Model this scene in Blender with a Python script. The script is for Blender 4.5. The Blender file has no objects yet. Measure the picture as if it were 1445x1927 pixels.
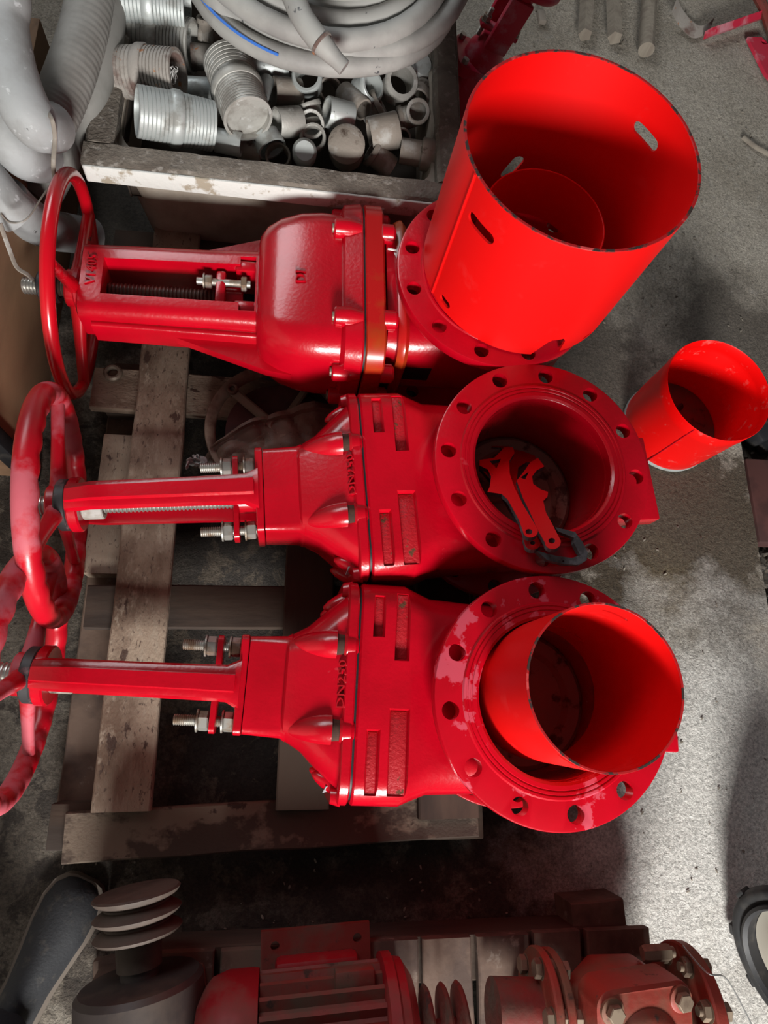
import bpy, bmesh, math, random
from mathutils import Vector, Matrix, Euler, noise
from mathutils.geometry import tessellate_polygon
random.seed(7)
PI = math.pi
scene = bpy.context.scene
col = scene.collection
R_ = math.radians

# ---------------------------------------------------------------- camera
W, H, F = 1445.0, 1927.0, 1250.0
CAMH = 1.5
n = Vector((526 - W/2, 1338 - H/2, F)).normalized()          # straight down, in camera axes (right, down, forward)
aX = (Vector((1, 0, 0)) - n * n.x).normalized()
aZ = -n
aY = aZ.cross(aX)
def at(px, py, z):
    """photo pixel -> point of the room at height z"""
    r = Vector(((px - W/2)/F, (py - H/2)/F, 1.0))
    w = Vector((aX.dot(r), aY.dot(r), aZ.dot(r)))
    t = (z - CAMH)/w.z
    return Vector((w.x*t, w.y*t, z))
cam = bpy.data.cameras.new('camera')
camo = bpy.data.objects.new('camera', cam); col.objects.link(camo)
right = Vector((aX.x, aY.x, aZ.x)); down = Vector((aX.y, aY.y, aZ.y)); fwd = Vector((aX.z, aY.z, aZ.z))
camo.matrix_world = Matrix(((right.x, -down.x, -fwd.x, 0), (right.y, -down.y, -fwd.y, 0),
                            (right.z, -down.z, -fwd.z, CAMH), (0, 0, 0, 1)))
cam.sensor_fit = 'VERTICAL'; cam.sensor_height = 36.0; cam.lens = 36.0*F/H
cam.clip_start = 0.02
scene.camera = camo

# ---------------------------------------------------------------- light
scene.view_settings.view_transform = 'Standard'
scene.view_settings.look = 'None'
scene.view_settings.exposure = -0.14
scene.view_settings.gamma = 1.0
wd = bpy.data.worlds.new('world'); scene.world = wd; wd.use_nodes = True
bg = wd.node_tree.nodes['Background']
bg.inputs[0].default_value = (.92, .96, 1.0, 1); bg.inputs[1].default_value = .055
def area(name, loc, target, sx, sy, energy, color):
    l = bpy.data.lights.new(name, 'AREA'); l.shape = 'RECTANGLE'; l.size = sx; l.size_y = sy
    l.energy = energy; l.color = color
    o = bpy.data.objects.new(name, l); col.objects.link(o); o.location = loc
    o.rotation_euler = (Vector(target) - Vector(loc)).to_track_quat('-Z', 'Y').to_euler()
    return o
area('open_door_light', (.30, -3.2, 1.85), (.5, .4, .4), 1.1, .8, 300, (1.0, .985, .95))
area('skylight', (-2.2, 3.9, 3.0), (.2, .7, .2), 2.6, 2.6, 165, (.93, .97, 1.0))

# ---------------------------------------------------------------- materials
def nd(t, typ, **k):
    o = t.nodes.new(typ)
    for a, b in k.items(): setattr(o, a, b)
    return o
def mat(name, c1, layers=(), rough=.4, metal=0., bump=0., bscale=80., stretch=(1, 1, 1), coat=0., spec=.5, alpha=1., bdist=.004):
    """base colour + noise layers (colour, scale, lo, hi, roughness or None)"""
    m = bpy.data.materials.new(name); m.use_nodes = True; t = m.node_tree
    b = t.nodes['Principled BSDF']; L = t.links.new
    tc = nd(t, 'ShaderNodeTexCoord'); oi = nd(t, 'ShaderNodeObjectInfo')
    mp = nd(t, 'ShaderNodeMapping'); mp.inputs['Scale'].default_value = stretch
    mul = nd(t, 'ShaderNodeVectorMath', operation='SCALE'); mul.inputs[0].default_value = (3.1, 5.7, 4.3)
    L(oi.outputs['Random'], mul.inputs['Scale']); L(tc.outputs['Object'], mp.inputs[0]); L(mul.outputs[0], mp.inputs['Location'])
    colr = None; rg = None
    for i, (c, s, lo, hi, r2) in enumerate(layers):
        nz = nd(t, 'ShaderNodeTexNoise'); nz.inputs['Scale'].default_value = s; nz.inputs['Detail'].default_value = 6
        nz.inputs['Roughness'].default_value = .6
        L(mp.outputs[0], nz.inputs['Vector'])
        mr = nd(t, 'ShaderNodeMapRange'); mr.inputs[1].default_value = lo; mr.inputs[2].default_value = hi
        L(nz.outputs[0], mr.inputs[0])
        mx = nd(t, 'ShaderNodeMix', data_type='RGBA')
        if colr is None: mx.inputs[6].default_value = (*c1, 1)
        else: L(colr, mx.inputs[6])
        mx.inputs[7].default_value = (*c, 1); L(mr.outputs[0], mx.inputs[0]); colr = mx.outputs[2]
        if r2 is not None:
            mf = nd(t, 'ShaderNodeMix', data_type='FLOAT'); mf.inputs[2].default_value = rough; mf.inputs[3].default_value = r2
            if rg is not None: L(rg, mf.inputs[2])
            L(mr.outputs[0], mf.inputs[0]); rg = mf.outputs[0]
    b.inputs['Base Color'].default_value = (*c1, 1)
    if colr is not None: L(colr, b.inputs['Base Color'])
    b.inputs['Roughness'].default_value = rough
    if rg is not None: L(rg, b.inputs['Roughness'])
    b.inputs['Metallic'].default_value = metal
    b.inputs['Specular IOR Level'].default_value = spec
    b.inputs['Coat Weight'].default_value = coat; b.inputs['Coat Roughness'].default_value = .12
    b.inputs['Alpha'].default_value = alpha
    if bump:
        nz = nd(t, 'ShaderNodeTexNoise'); nz.inputs['Scale'].default_value = bscale; nz.inputs['Detail'].default_value = 5
        L(mp.outputs[0], nz.inputs['Vector'])
        bp = nd(t, 'ShaderNodeBump'); bp.inputs['Strength'].default_value = bump; bp.inputs['Distance'].default_value = bdist
        L(nz.outputs[0], bp.inputs['Height']); L(bp.outputs[0], b.inputs['Normal'])
    return m
RED = mat('valve_enamel', (.52, .001, .012), [((.38, .001, .008), 6, .4, .7, None), ((.55, .05, .07), 9, .69, .74, .6), ((.06, .015, .01), 34, .735, .765, .8)], rough=.25, bump=.10, bscale=140, coat=.2)
REDW = mat('wheel_enamel_dusty', (.52, .003, .014), [((.55, .10, .13), 8, .50, .60, .65), ((.08, .01, .01), 26, .70, .73, .8)], rough=.34, bump=.1, bscale=90)
REDF = mat('flange_enamel_watermarked', (.52, .001, .012), [((.40, .001, .008), 6, .4, .7, None), ((.56, .055, .09), 11, .565, .585, .55), ((.09, .02, .01), 30, .72, .75, .8)], rough=.27, coat=.15)
RIMC = mat('chipped_rim', (.40, .004, .006), [((.03, .015, .012), 45, .50, .56, .8), ((.62, .06, .06), 30, .6, .66, None)], rough=.55)
REDT = mat('tube_enamel', (.73, .001, .001), [((.72, .015, .015), 12, .6, .8, .6), ((.10, .02, .012), 34, .76, .78, .8)], rough=.46)
REDB = mat('bucket_paint', (.76, .002, .002), [((.62, .09, .08), 40, .60, .74, .6)], rough=.32)
REDD = mat('dirty_shaded_red', (.16, .018, .013), [((.095, .055, .038), 9, .45, .62, .8), ((.05, .025, .02), 30, .62, .7, .9)], rough=.6, bump=.2)  # dirt on red enamel, base also darkened for the standing person's shadow
REDP = mat('pinkish_red', (.48, .02, .05), [((.5, .2, .24), 14, .5, .65, .6)], rough=.4)
PINKFILM = mat('pink_film', (.55, .12, .2), [((.62, .3, .36), 20, .5, .6, None)], rough=.2, alpha=.55)
TAN = mat('wet_orange_paint', (.36, .03, .008), rough=.3)
GATE = mat('gate_brown', (.36, .22, .17), [((.12, .06, .045), 24, .55, .62, None)], rough=.55)
DARKHOLE = mat('recess_shade', (.05, .02, .012), [((.10, .035, .02), 40, .5, .7, None)], rough=.9)  # dark colour standing in for shade inside the open bolt pockets
ZINC = mat('zinc_bolt', (.40, .385, .35), [((.22, .15, .10), 24, .48, .62, .65)], rough=.42, metal=.6)
STEEL = mat('stem_steel', (.55, .54, .50), rough=.35, metal=.8)
BRNSTEM = mat('greasy_stem', (.075, .048, .036), [((.12, .06, .04), 40, .55, .7, None)], rough=.4)
BLACKC = mat('black_collar', (.03, .028, .03), [((.25, .12, .13), 30, .55, .7, .8)], rough=.5)
GALV = mat('galvanised', (.42, .41, .38), [((.26, .245, .22), 14, .48, .62, .75), ((.55, .55, .53), 30, .58, .66, .6), ((.12, .10, .08), 50, .66, .7, .9)], rough=.5, metal=.25, bump=.15, bscale=200)
GALVB = mat('galvanised_blueish', (.50, .53, .52), [((.30, .30, .28), 20, .52, .66, .7), ((.12, .11, .10), 90, .68, .71, .9)], rough=.42, metal=.35)
GALVD = mat('galvanised_dusty', (.27, .235, .20), [((.40, .385, .36), 16, .52, .62, .8), ((.09, .065, .05), 26, .6, .68, .9)], rough=.75, metal=.1, bump=.2, bscale=160)
RUST = mat('rusty_galvanised', (.34, .31, .28), [((.15, .095, .08), 10, .52, .62, .9), ((.38, .17, .08), 60, .64, .68, .9)], rough=.65, metal=.15, bump=.25, bscale=200)
HOSE = mat('grey_hose', (.36, .37, .375), [((.27, .27, .265), 10, .45, .65, None), ((.52, .53, .54), 45, .62, .68, None), ((.12, .12, .12), 35, .70, .73, None)], rough=.62, bump=.1, bscale=120)
HOSED = mat('dusty_hose', (.27, .262, .245), [((.20, .19, .175), 12, .45, .65, None), ((.07, .07, .07), 34, .72, .745, None)], rough=.75)
COIL = mat('coil_hose', (.37, .365, .345), [((.27, .262, .25), 8, .45, .65, None), ((.10, .10, .105), 22, .645, .665, .5)], rough=.6)
BLUE = mat('blue_stripe', (.05, .18, .62), rough=.5)
BLACK = mat('black_rubber', (.012, .012, .014), [((.05, .045, .04), 20, .55, .7, None)], rough=.55)
CLOTH = mat('dark_trousers', (.012, .014, .018), rough=.9, bump=.2, bscale=300)
SHOE = mat('dark_shoe', (.017, .018, .021), [((.05, .045, .04), 40, .55, .7, None)], rough=.75, bump=.2, bscale=200)
SOLE = mat('shoe_sole', (.16, .13, .105), rough=.8)
WOOD = mat('pallet_wood', (.33, .25, .185), [((.17, .112, .078), 9, .45, .62, None), ((.34, .27, .205), 70, .54, .66, None), ((.075, .043, .032), 30, .62, .65, .6), ((.12, .08, .06), 160, .60, .66, None)], rough=.85, bump=.6, bscale=220, stretch=(.5, 1, 1), bdist=.003)
WOODD = mat('stained_wood', (.060, .038, .026), [((.03, .019, .014), 8, .45, .6, None), ((.10, .072, .052), 12, .64, .69, None)], rough=.9, bump=.4, bscale=60, stretch=(.25, 1, 1), bdist=.003)
WOODP = mat('dim_pallet_wood', (.13, .085, .062), [((.075, .048, .037), 10, .45, .6, None), ((.20, .16, .13), 28, .62, .7, None)], rough=.85, bump=.4, bscale=50, stretch=(1, 1, 1), bdist=.003)
STAKE = mat('grey_stake_wood', (.24, .21, .17), [((.19, .16, .13), 40, .45, .6, None)], rough=.9, bump=.4, bscale=90, stretch=(1, 1, .1))
PLY = mat('plywood', (.34, .20, .11), [((.22, .125, .07), 5, .4, .65, None), ((.10, .055, .035), 10, .62, .75, None)], rough=.75, stretch=(1, .35, 1), bump=.1)
CRATE = mat('crate_dusty', (.20, .172, .143), [((.12, .098, .08), 10, .45, .62, None), ((.30, .27, .24), 60, .56, .68, None)], rough=.95, bump=.8, bscale=150, bdist=.004)
CHALK = mat('chipped_white', (.66, .66, .63), [((.36, .31, .24), 20, .55, .61, .9), ((.10, .06, .045), 34, .68, .72, .9)], rough=.7, bump=.3, bscale=120)
TUBW = mat('old_white_tub', (.44, .39, .33), [((.30, .25, .20), 7, .45, .65, None)], rough=.6)
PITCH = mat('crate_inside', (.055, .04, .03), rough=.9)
BAG = mat('dusty_plastic', (.15, .092, .068), [((.24, .165, .125), 12, .48, .62, None)], rough=.55, alpha=.72, spec=.3)
BRASS = mat('dull_ring', (.27, .22, .17), [((.17, .12, .09), 40, .5, .65, None)], rough=.5, metal=.4)
WHEELW = mat('dusty_handwheel', (.20, .145, .105), [((.11, .065, .045), 16, .5, .62, None)], rough=.7)
TYRE = mat('tyre', (.012, .012, .013), [((.04, .037, .034), 20, .5, .7, None)], rough=.7)
CREAM = mat('cream_rim', (.40, .37, .31), rough=.5)
WIREM = mat('wire', (.25, .25, .25), rough=.4, metal=.6)
SOIL = mat('rubble', (.10, .08, .062), [((.05, .045, .042), 30, .45, .6, None), ((.22, .18, .14), 50, .6, .7, None)], rough=.95, bump=.6, bscale=90)
PLATE = mat('rusty_slab', (.085, .03, .026), [((.05, .018, .016), 10, .45, .6, None)], rough=.8)
WHITE = mat('white_tag', (.75, .74, .72), rough=.6)
STICK = mat('sticker', (.30, .30, .32), rough=.5)
PLASTER = mat('plaster', (.35, .32, .28), rough=.95)

def floor_material():
    m = bpy.data.materials.new('concrete_floor'); m.use_nodes = True; t = m.node_tree
    b = t.nodes['Principled BSDF']; L = t.links.new
    tc = nd(t, 'ShaderNodeTexCoord')
    def nz(s, d=8, r=.6, dist=0.):
        x = nd(t, 'ShaderNodeTexNoise'); x.inputs['Scale'].default_value = s; x.inputs['Detail'].default_value = d
        x.inputs['Roughness'].default_value = r; x.inputs['Distortion'].default_value = dist
        L(tc.outputs['Object'], x.inputs['Vector']); return x.outputs[0]
    def rng(v, lo, hi):
        x = nd(t, 'ShaderNodeMapRange'); x.inputs[1].default_value = lo; x.inputs[2].default_value = hi; L(v, x.inputs[0]); return x.outputs[0]
    def mix(a, c, f):
        x = nd(t, 'ShaderNodeMix', data_type='RGBA')
        for i, v in ((6, a), (7, c)):
            if isinstance(v, tuple): x.inputs[i].default_value = (*v, 1)
            else: L(v, x.inputs[i])
        L(f, x.inputs[0]); return x.outputs[2]
    def mul(a, c):
        x = nd(t, 'ShaderNodeMath', operation='MULTIPLY')
        for i, v in ((0, a), (1, c)):
            if isinstance(v, (int, float)): x.inputs[i].default_value = v
            else: L(v, x.inputs[i])
        return x.outputs[0]
    def blob(x, y, sx, sy, soft):                       # ragged patch of colour, used for stains, painted shade and painted light
        v = nd(t, 'ShaderNodeVectorMath', operation='SUBTRACT'); L(tc.outputs['Object'], v.inputs[0]); v.inputs[1].default_value = (x, y, 0)
        v2 = nd(t, 'ShaderNodeVectorMath', operation='MULTIPLY'); L(v.outputs[0], v2.inputs[0]); v2.inputs[1].default_value = (1/sx, 1/sy, 1)
        l = nd(t, 'ShaderNodeVectorMath', operation='LENGTH'); L(v2.outputs[0], l.inputs[0])
        a = nd(t, 'ShaderNodeMath', operation='MULTIPLY_ADD'); L(ns, a.inputs[0]); a.inputs[1].default_value = 1.5; L(l.outputs['Value'], a.inputs[2])
        return rng(a.outputs[0], 1.75 + soft, 1.75 - soft)
    ns = nz(9, 6, .65)
    c = mix((.385, .348, .295), (.295, .262, .215), rng(nz(3.5), .4, .62))
    c = mix(c, (.37, .345, .31), mul(rng(nz(26, 9, .75), .54, .66), .7))
    c = mix(c, (.10, .08, .062), mul(rng(nz(60, 7, .7, .6), .60, .68), .8))
    wet = (.066, .049, .030)
    c = mix(c, wet, mul(blob(.95, .45, .30, .27, .10), .9))
    c = mix(c, wet, mul(blob(.90, .17, .27, .21, .08), .9))
    c = mix(c, wet, mul(blob(.70, -.02, .16, .30, .12), .8))
    c = mix(c, (.19, .15, .09), mul(blob(.93, .22, .08, .16, .5), .6))
    c = mix(c, (.06, .047, .036), mul(blob(.72, .85, .24, .30, .25), .85))  # cast shadow of the big tube and valves, painted into the floor
    c = mix(c, (.055, .042, .033), mul(blob(1.22, 1.0, .18, .24, .3), .8))  # another cast shadow past the bucket, painted into the floor colour
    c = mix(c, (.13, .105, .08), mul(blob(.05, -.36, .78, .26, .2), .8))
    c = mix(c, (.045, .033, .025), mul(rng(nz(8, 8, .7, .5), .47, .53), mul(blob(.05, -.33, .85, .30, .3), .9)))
    c = mix(c, (.020, .014, .011), mul(blob(.10, .38, .52, .95, .25), .93))  # shade beneath pallet and valves, put into the floor colour
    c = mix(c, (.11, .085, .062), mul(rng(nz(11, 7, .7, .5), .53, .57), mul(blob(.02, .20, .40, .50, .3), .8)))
    c = mix(c, (.72, .70, .66), mul(blob(.97, -.22, .34, .42, .4), .88))  # door light on the near right floor, painted as paler concrete
    c = mix(c, (.022, .016, .012), mul(blob(-.42, 1.15, .28, .30, .25), .9))  # shade under the crate rim, painted as dark floor colour
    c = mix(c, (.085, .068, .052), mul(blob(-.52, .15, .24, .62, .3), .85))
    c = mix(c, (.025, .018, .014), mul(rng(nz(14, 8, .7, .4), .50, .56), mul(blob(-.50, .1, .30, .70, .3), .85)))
    g1 = nd(t, 'ShaderNodeMix', data_type='RGBA', blend_type='MULTIPLY'); g1.inputs[0].default_value = 1.0
    gr = nd(t, 'ShaderNodeMapRange'); gr.inputs[1].default_value = .36; gr.inputs[2].default_value = .62; gr.inputs[3].default_value = .55; gr.inputs[4].default_value = 1.25
    L(nz(170, 5, .75), gr.inputs[0]); L(c, g1.inputs[6]); L(gr.outputs[0], g1.inputs[7]); c = g1.outputs[2]
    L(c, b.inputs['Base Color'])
    b.inputs['Roughness'].default_value = .88
    bp = nd(t, 'ShaderNodeBump'); bp.inputs['Strength'].default_value = .75; bp.inputs['Distance'].default_value = .008
    h1 = nz(55, 8, .7, .4); bp2 = nd(t, 'ShaderNodeBump'); bp2.inputs['Strength'].default_value = .5; bp2.inputs['Distance'].default_value = .004
    L(h1, bp.inputs['Height']); L(nz(260, 4, .6), bp2.inputs['Height']); L(bp.outputs[0], bp2.inputs['Normal']); L(bp2.outputs[0], b.inputs['Normal'])
    return m
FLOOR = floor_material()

# ---------------------------------------------------------------- mesh helpers
def obj(name, bm, m, parent=None, smooth=35, loc=None, rot=None, kind=None):
    bmesh.ops.recalc_face_normals(bm, faces=bm.faces)
    me = bpy.data.meshes.new(name); bm.to_mesh(me); bm.free()
    for p in me.polygons: p.use_smooth = True
    me.set_sharp_from_angle(angle=R_(smooth))
    me.materials.append(m)
    o = bpy.data.objects.new(name, me); col.objects.link(o)
    if parent: o.parent = parent
    if loc is not None: o.location = loc
    if rot is not None: o.rotation_euler = rot
    if kind: o['kind'] = kind
    return o
def tag(o, label, cat, group=None, kind=None):
    o['label'] = label; o['category'] = cat
    if group: o['group'] = group
    if kind: o['kind'] = kind
    return o
def thing(name, label, cat, loc=(0, 0, 0), rot=(0, 0, 0), group=None):
    o = bpy.data.objects.new(name, None); col.objects.link(o); o.location = loc; o.rotation_euler = rot
    o.empty_display_size = .05
    return tag(o, label, cat, group)
def new(): return bmesh.new()
def axM(p, d, roll=0):
    q = Vector(d).to_track_quat('Z', 'Y').to_matrix().to_4x4()
    return Matrix.Translation(p) @ q @ Matrix.Rotation(roll, 4, 'Z')
XAX = (1, 0, 0); YAX = (0, 1, 0); ZAX = (0, 0, 1)
def box(bm, x0, x1, y0, y1, z0, z1, bev=0., M=None, seg=2):
    M = M or Matrix()
    vs = [bm.verts.new(M @ Vector((x, y, z))) for x in (x0, x1) for y in (y0, y1) for z in (z0, z1)]
    fs = [bm.faces.new([vs[i] for i in f]) for f in ((0, 1, 3, 2), (4, 6, 7, 5), (0, 4, 5, 1), (2, 3, 7, 6), (0, 2, 6, 4), (1, 5, 7, 3))]
    if bev:
        es = list({e for f in fs for e in f.edges})
        bmesh.ops.bevel(bm, geom=es, offset=bev, segments=seg, profile=.5, affect='EDGES')
def loft(bm, loops, M=None, caps=True, closed=False):
    M = M or Matrix()
    L = [[bm.verts.new(M @ Vector(p)) for p in lp] for lp in loops]
    k = len(L[0]); m = len(L)
    for i in range(m if closed else m - 1):
        a, b = L[i], L[(i + 1) % m]
        for j in range(k):
            bm.faces.new((a[j], a[(j + 1) % k], b[(j + 1) % k], b[j]))
    if caps and not closed:
        bm.faces.new(L[0][::-1]); bm.faces.new(L[-1])
def lathe(bm, prof, M=None, seg=48, ring=False, caps=True):
    """prof: (radius, height) along local Z; ring = profile is a closed loop"""
    loops = [[(r*math.cos(2*PI*j/seg), r*math.sin(2*PI*j/seg), z) for j in range(seg)] for r, z in prof]
    loft(bm, loops, M, caps=caps and not ring, closed=ring)
def pipe(bm, r0, r1, z0, z1, M=None, seg=48, c=.0015):
    lathe(bm, [(r0, z0 + c), (r0 + c, z0), (r1 - c, z0), (r1, z0 + c), (r1, z1 - c), (r1 - c, z1), (r0 + c, z1), (r0, z1 - c)], M, seg, ring=True)
def catmull(pts, k=8, closed=False):
    P = [Vector(p) for p in pts]; out = []; m = len(P)
    for i in range(m if closed else m - 1):
        if closed: a, b, c, d = P[i - 1], P[i], P[(i + 1) % m], P[(i + 2) % m]
        else: a, b, c, d = P[max(i - 1, 0)], P[i], P[i + 1], P[min(i + 2, m - 1)]
        for j in range(k):
            t = j/k
            out.append(.5*((2*b) + (c - a)*t + (2*a - 5*b + 4*c - d)*t*t + (3*b - a - 3*c + d)*t**3))
    if not closed: out.append(P[-1])
    return out
def tube(bm, pts, r, seg=12, closed=False, caps=True, sy=1., rf=None, up=None):
    P = [Vector(p) for p in pts]; m = len(P); loops = []
    nrm = None
    for i in range(m):
        a = P[i - 1] if (i or closed) else P[0]
        b = P[(i + 1) % m] if (i < m - 1 or closed) else P[-1]
        t = (b - a).normalized()
        if up is not None: nrm = Vector(up)
        elif nrm is None: nrm = t.orthogonal()
        nrm = (nrm - t*nrm.dot(t)).normalized(); bn = t.cross(nrm)
        rr = r[i] if isinstance(r, (list, tuple)) else r
        loops.append([P[i] + (nrm*math.cos(2*PI*j/seg) + bn*math.sin(2*PI*j/seg)*sy)*(rr if rf is None else rf(i, 2*PI*j/seg)) for j in range(seg)])
    loft(bm, loops, None, caps, closed)
def rrect(hy, hz, r, k=6):
    out = []
    for cx, cy, a0 in ((hy - r, hz - r, 0), (-hy + r, hz - r, 90), (-hy + r, -hz + r, 180), (hy - r, -hz + r, 270)):
        for i in range(k + 1):
            a = R_(a0 + 90*i/k); out.append((cx + r*math.cos(a), cy + r*math.sin(a)))
    return out
def sections(bm, secs, M=None, k=6):
    """secs: (x, half y, half z, corner r[, cy, cz]) lofted along X"""
    loops = []
    for s in secs:
        x, hy, hz, r = s[:4]; cy, cz = (s[4], s[5]) if len(s) > 4 else (0, 0)
        loops.append([(x, cy + y, cz + z) for y, z in rrect(hy, hz, r, k)])
    loft(bm, loops, M)
def circle(r, k=48, cx=0, cy=0): return [(cx + r*math.cos(2*PI*i/k), cy + r*math.sin(2*PI*i/k)) for i in range(k)]
def prism(bm, outer, holes, z0, z1, M=None):
    M = M or Matrix(); loops = [outer] + list(holes)
    flat = [p for lp in loops for p in lp]
    tris = tessellate_polygon([[Vector((x, y, 0)) for x, y in lp] for lp in loops])
    lo = [bm.verts.new(M @ Vector((x, y, z0))) for x, y in flat]; hi = [bm.verts.new(M @ Vector((x, y, z1))) for x, y in flat]
    for t in tris:
        try: bm.faces.new([hi[i] for i in t]); bm.faces.new([lo[i] for i in t[::-1]])
        except ValueError: pass
    o = 0
    for lp in loops:
        k = len(lp)
        for j in range(k):
            a, b = o + j, o + (j + 1) % k
            bm.faces.new((lo[a], lo[b], hi[b], hi[a]))
        o += k
def hexa(bm, r, z0, z1, M=None):
    k = [(r*math.cos(PI/3*i), r*math.sin(PI/3*i)) for i in range(6)]
    h = (z1 - z0)*.12
    loft(bm, [[(x*.9, y*.9, z0) for x, y in k], [(x, y, z0 + h) for x, y in k], [(x, y, z1 - h) for x, y in k], [(x*.9, y*.9, z1) for x, y in k]], M)
def cut(o, cutter_bm, op='DIFFERENCE'):
    bmesh.ops.recalc_face_normals(cutter_bm, faces=cutter_bm.faces)
    me = bpy.data.meshes.new('cutter'); cutter_bm.to_mesh(me); cutter_bm.free()
    c = bpy.data.objects.new('cutter', me); col.objects.link(c)
    par = o.parent; mw = (o.location.copy(), o.rotation_euler.copy()); o.parent = None; o.location = (0, 0, 0); o.rotation_euler = (0, 0, 0)
    md = o.modifiers.new('b', 'BOOLEAN'); md.operation = op; md.object = c; md.solver = 'EXACT'; md.use_self = True
    bpy.context.view_layer.update()
    dg = bpy.context.evaluated_depsgraph_get()
    nm = bpy.data.meshes.new_from_object(o.evaluated_get(dg))
    o.modifiers.clear(); old = o.data; o.data = nm; nm.name = o.name
    if not nm.materials: nm.materials.append(old.materials[0])
    for p in nm.polygons: p.use_smooth = True
    nm.set_sharp_from_angle(angle=R_(35))
    o.parent = par; o.location, o.rotation_euler = mw
    bpy.data.objects.remove(c); bpy.data.meshes.remove(me); bpy.data.meshes.remove(old)
def text(name, s, size, depth, m, parent, M):
    cu = bpy.data.curves.new(name, 'FONT'); cu.body = s; cu.size = size; cu.extrude = depth; cu.align_x = 'CENTER'; cu.align_y = 'CENTER'
    cu.resolution_u = 2
    t = bpy.data.objects.new(name, cu); col.objects.link(t); bpy.context.view_layer.update()
    me = bpy.data.meshes.new_from_object(t.evaluated_get(bpy.context.evaluated_depsgraph_get()))
    bpy.data.objects.remove(t); me.transform(M); me.materials.clear(); me.materials.append(m)
    o = bpy.data.objects.new(name, me); col.objects.link(o); o.parent = parent
    return o
def threaded(bm, r, depth, pitch, z0, z1, M, seg=20):
    prof = []; z = z0
    while z < z1 - 1e-6:
        prof += [(r - depth, z), (r, z + pitch*.35), (r, z + pitch*.6), (r - depth, z + pitch*.95)]; z += pitch
    lathe(bm, prof, M, seg)

# ================================================================ the setting
def ground(name, x0, x1, y0, y1, z, m, step=.04, amp=.0025, thick=.12, hole=None):
    bm = new(); nx = int((x1 - x0)/step); ny = int((y1 - y0)/step); g = []
    for i in range(nx + 1):
        row = []
        for j in range(ny + 1):
            x = x0 + (x1 - x0)*i/nx; y = y0 + (y1 - y0)*j/ny
            row.append(bm.verts.new((x, y, z - amp + amp*noise.noise((x*9, y*9, 1.3)))))
        g.append(row)
    for i in range(nx):
        for j in range(ny):
            if hole and g[i][j].co.x > hole[0] - .02 and g[i][j+1].co.y < hole[1] + .02: continue
            bm.faces.new((g[i][j], g[i+1][j], g[i+1][j+1], g[i][j+1]))
    if hole:
        bmesh.ops.delete(bm, geom=[v for v in bm.verts if not v.link_faces], context='VERTS')
        be = [e for e in bm.edges if e.is_boundary]
        r = bmesh.ops.extrude_edge_only(bm, edges=be)
        for v in r['geom']:
            if isinstance(v, bmesh.types.BMVert): v.co.z = z - thick
        o = obj(name, bm, m, smooth=60); o['kind'] = 'structure'; return o
    ed = [g[i][0] for i in range(nx + 1)] + [g[nx][j] for j in range(1, ny + 1)] + [g[i][ny] for i in range(nx - 1, -1, -1)] + [g[0][j] for j in range(ny - 1, 0, -1)]
    lo = [bm.verts.new((v.co.x, v.co.y, z - thick)) for v in ed]
    for k in range(len(ed)):
        bm.faces.new((ed[k], lo[k], lo[(k+1) % len(ed)], ed[(k+1) % len(ed)]))
    o = obj(name, bm, m, smooth=60); o['kind'] = 'structure'; return o
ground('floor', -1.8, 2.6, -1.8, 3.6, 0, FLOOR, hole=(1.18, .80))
ground('gutter_bed', 1.185, 2.2, -1.2, .80, -.07, SOIL, amp=.01)

# rubble in the gutter: nobody could count it
bm = new()
for i in range(420):
    x = random.uniform(1.195, 1.55); y = random.uniform(-.2, .79); r = random.uniform(.006, .018)
    q = Matrix.Translation((x, y, -.07 + r*.5)) @ Euler((random.random()*6, random.random()*6, 0)).to_matrix().to_4x4() @ Matrix.Diagonal((r, r*random.uniform(.5, 1), r*.6, 1))
    bmesh.ops.create_icosphere(bm, subdivisions=1, radius=1, matrix=q)
tag(obj('rubble', bm, SOIL, smooth=10), 'loose dark rubble lying in the gutter along the floor edge', 'rubble', kind='stuff')
# flakes and crumbs on the concrete
bm = new()
for i in range(330):
    u = random.random()
    if u < .62: x = random.uniform(.62, 1.5); y = random.uniform(1.0, 2.3)
    elif u < .85: x = random.uniform(.62, 1.15); y = random.uniform(-.38, .5)
    else: x = random.uniform(-.45, .5); y = random.uniform(-.42, -.28)
    if x > 1.17 and y < .82: continue
    r = random.uniform(.001, .003)*(1.2 if u < .62 else .9)
    q = Matrix.Translation((x, y, r*.12)) @ Euler((random.uniform(-.4, .4), random.uniform(-.4, .4), random.random()*6)).to_matrix().to_4x4() @ Matrix.Diagonal((r*random.uniform(1, 2.6), r, r*.35, 1))
    bmesh.ops.create_icosphere(bm, subdivisions=1, radius=1, matrix=q)
tag(obj('floor_crumbs', bm, STAKE, smooth=10), 'small crumbs and flakes of dirt strewn over the concrete floor', 'crumbs', kind='stuff')

bm = new(); box(bm, 1.215, 1.62, .42, .655, -.065, -.012, .006)
tag(obj('gutter_slab', bm, PLATE), 'dark reddish slab covering the gutter at the right edge of the floor', 'slab')
bm = new(); box(bm, 0, .20, 0, .05, 0, .07, .01); box(bm, .02, .2, -.03, .015, 0, .035, .008)
tag(obj('broken_kerb_stone', bm, BLACK, loc=(1.27, .70, -.07), rot=(0, 0, .5)), 'broken dark stone in the gutter just past the red bucket', 'stone')

for nm_, b_ in (('wall_left', (-1.92, -1.8, -1.8, 3.6)), ('wall_back', (-1.92, 2.6, 3.6, 3.72))):
    bm = new(); box(bm, b_[0], b_[1], b_[2], b_[3], -.12, 2.2); o = obj(nm_, bm, PLASTER); o['kind'] = 'structure'

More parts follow.
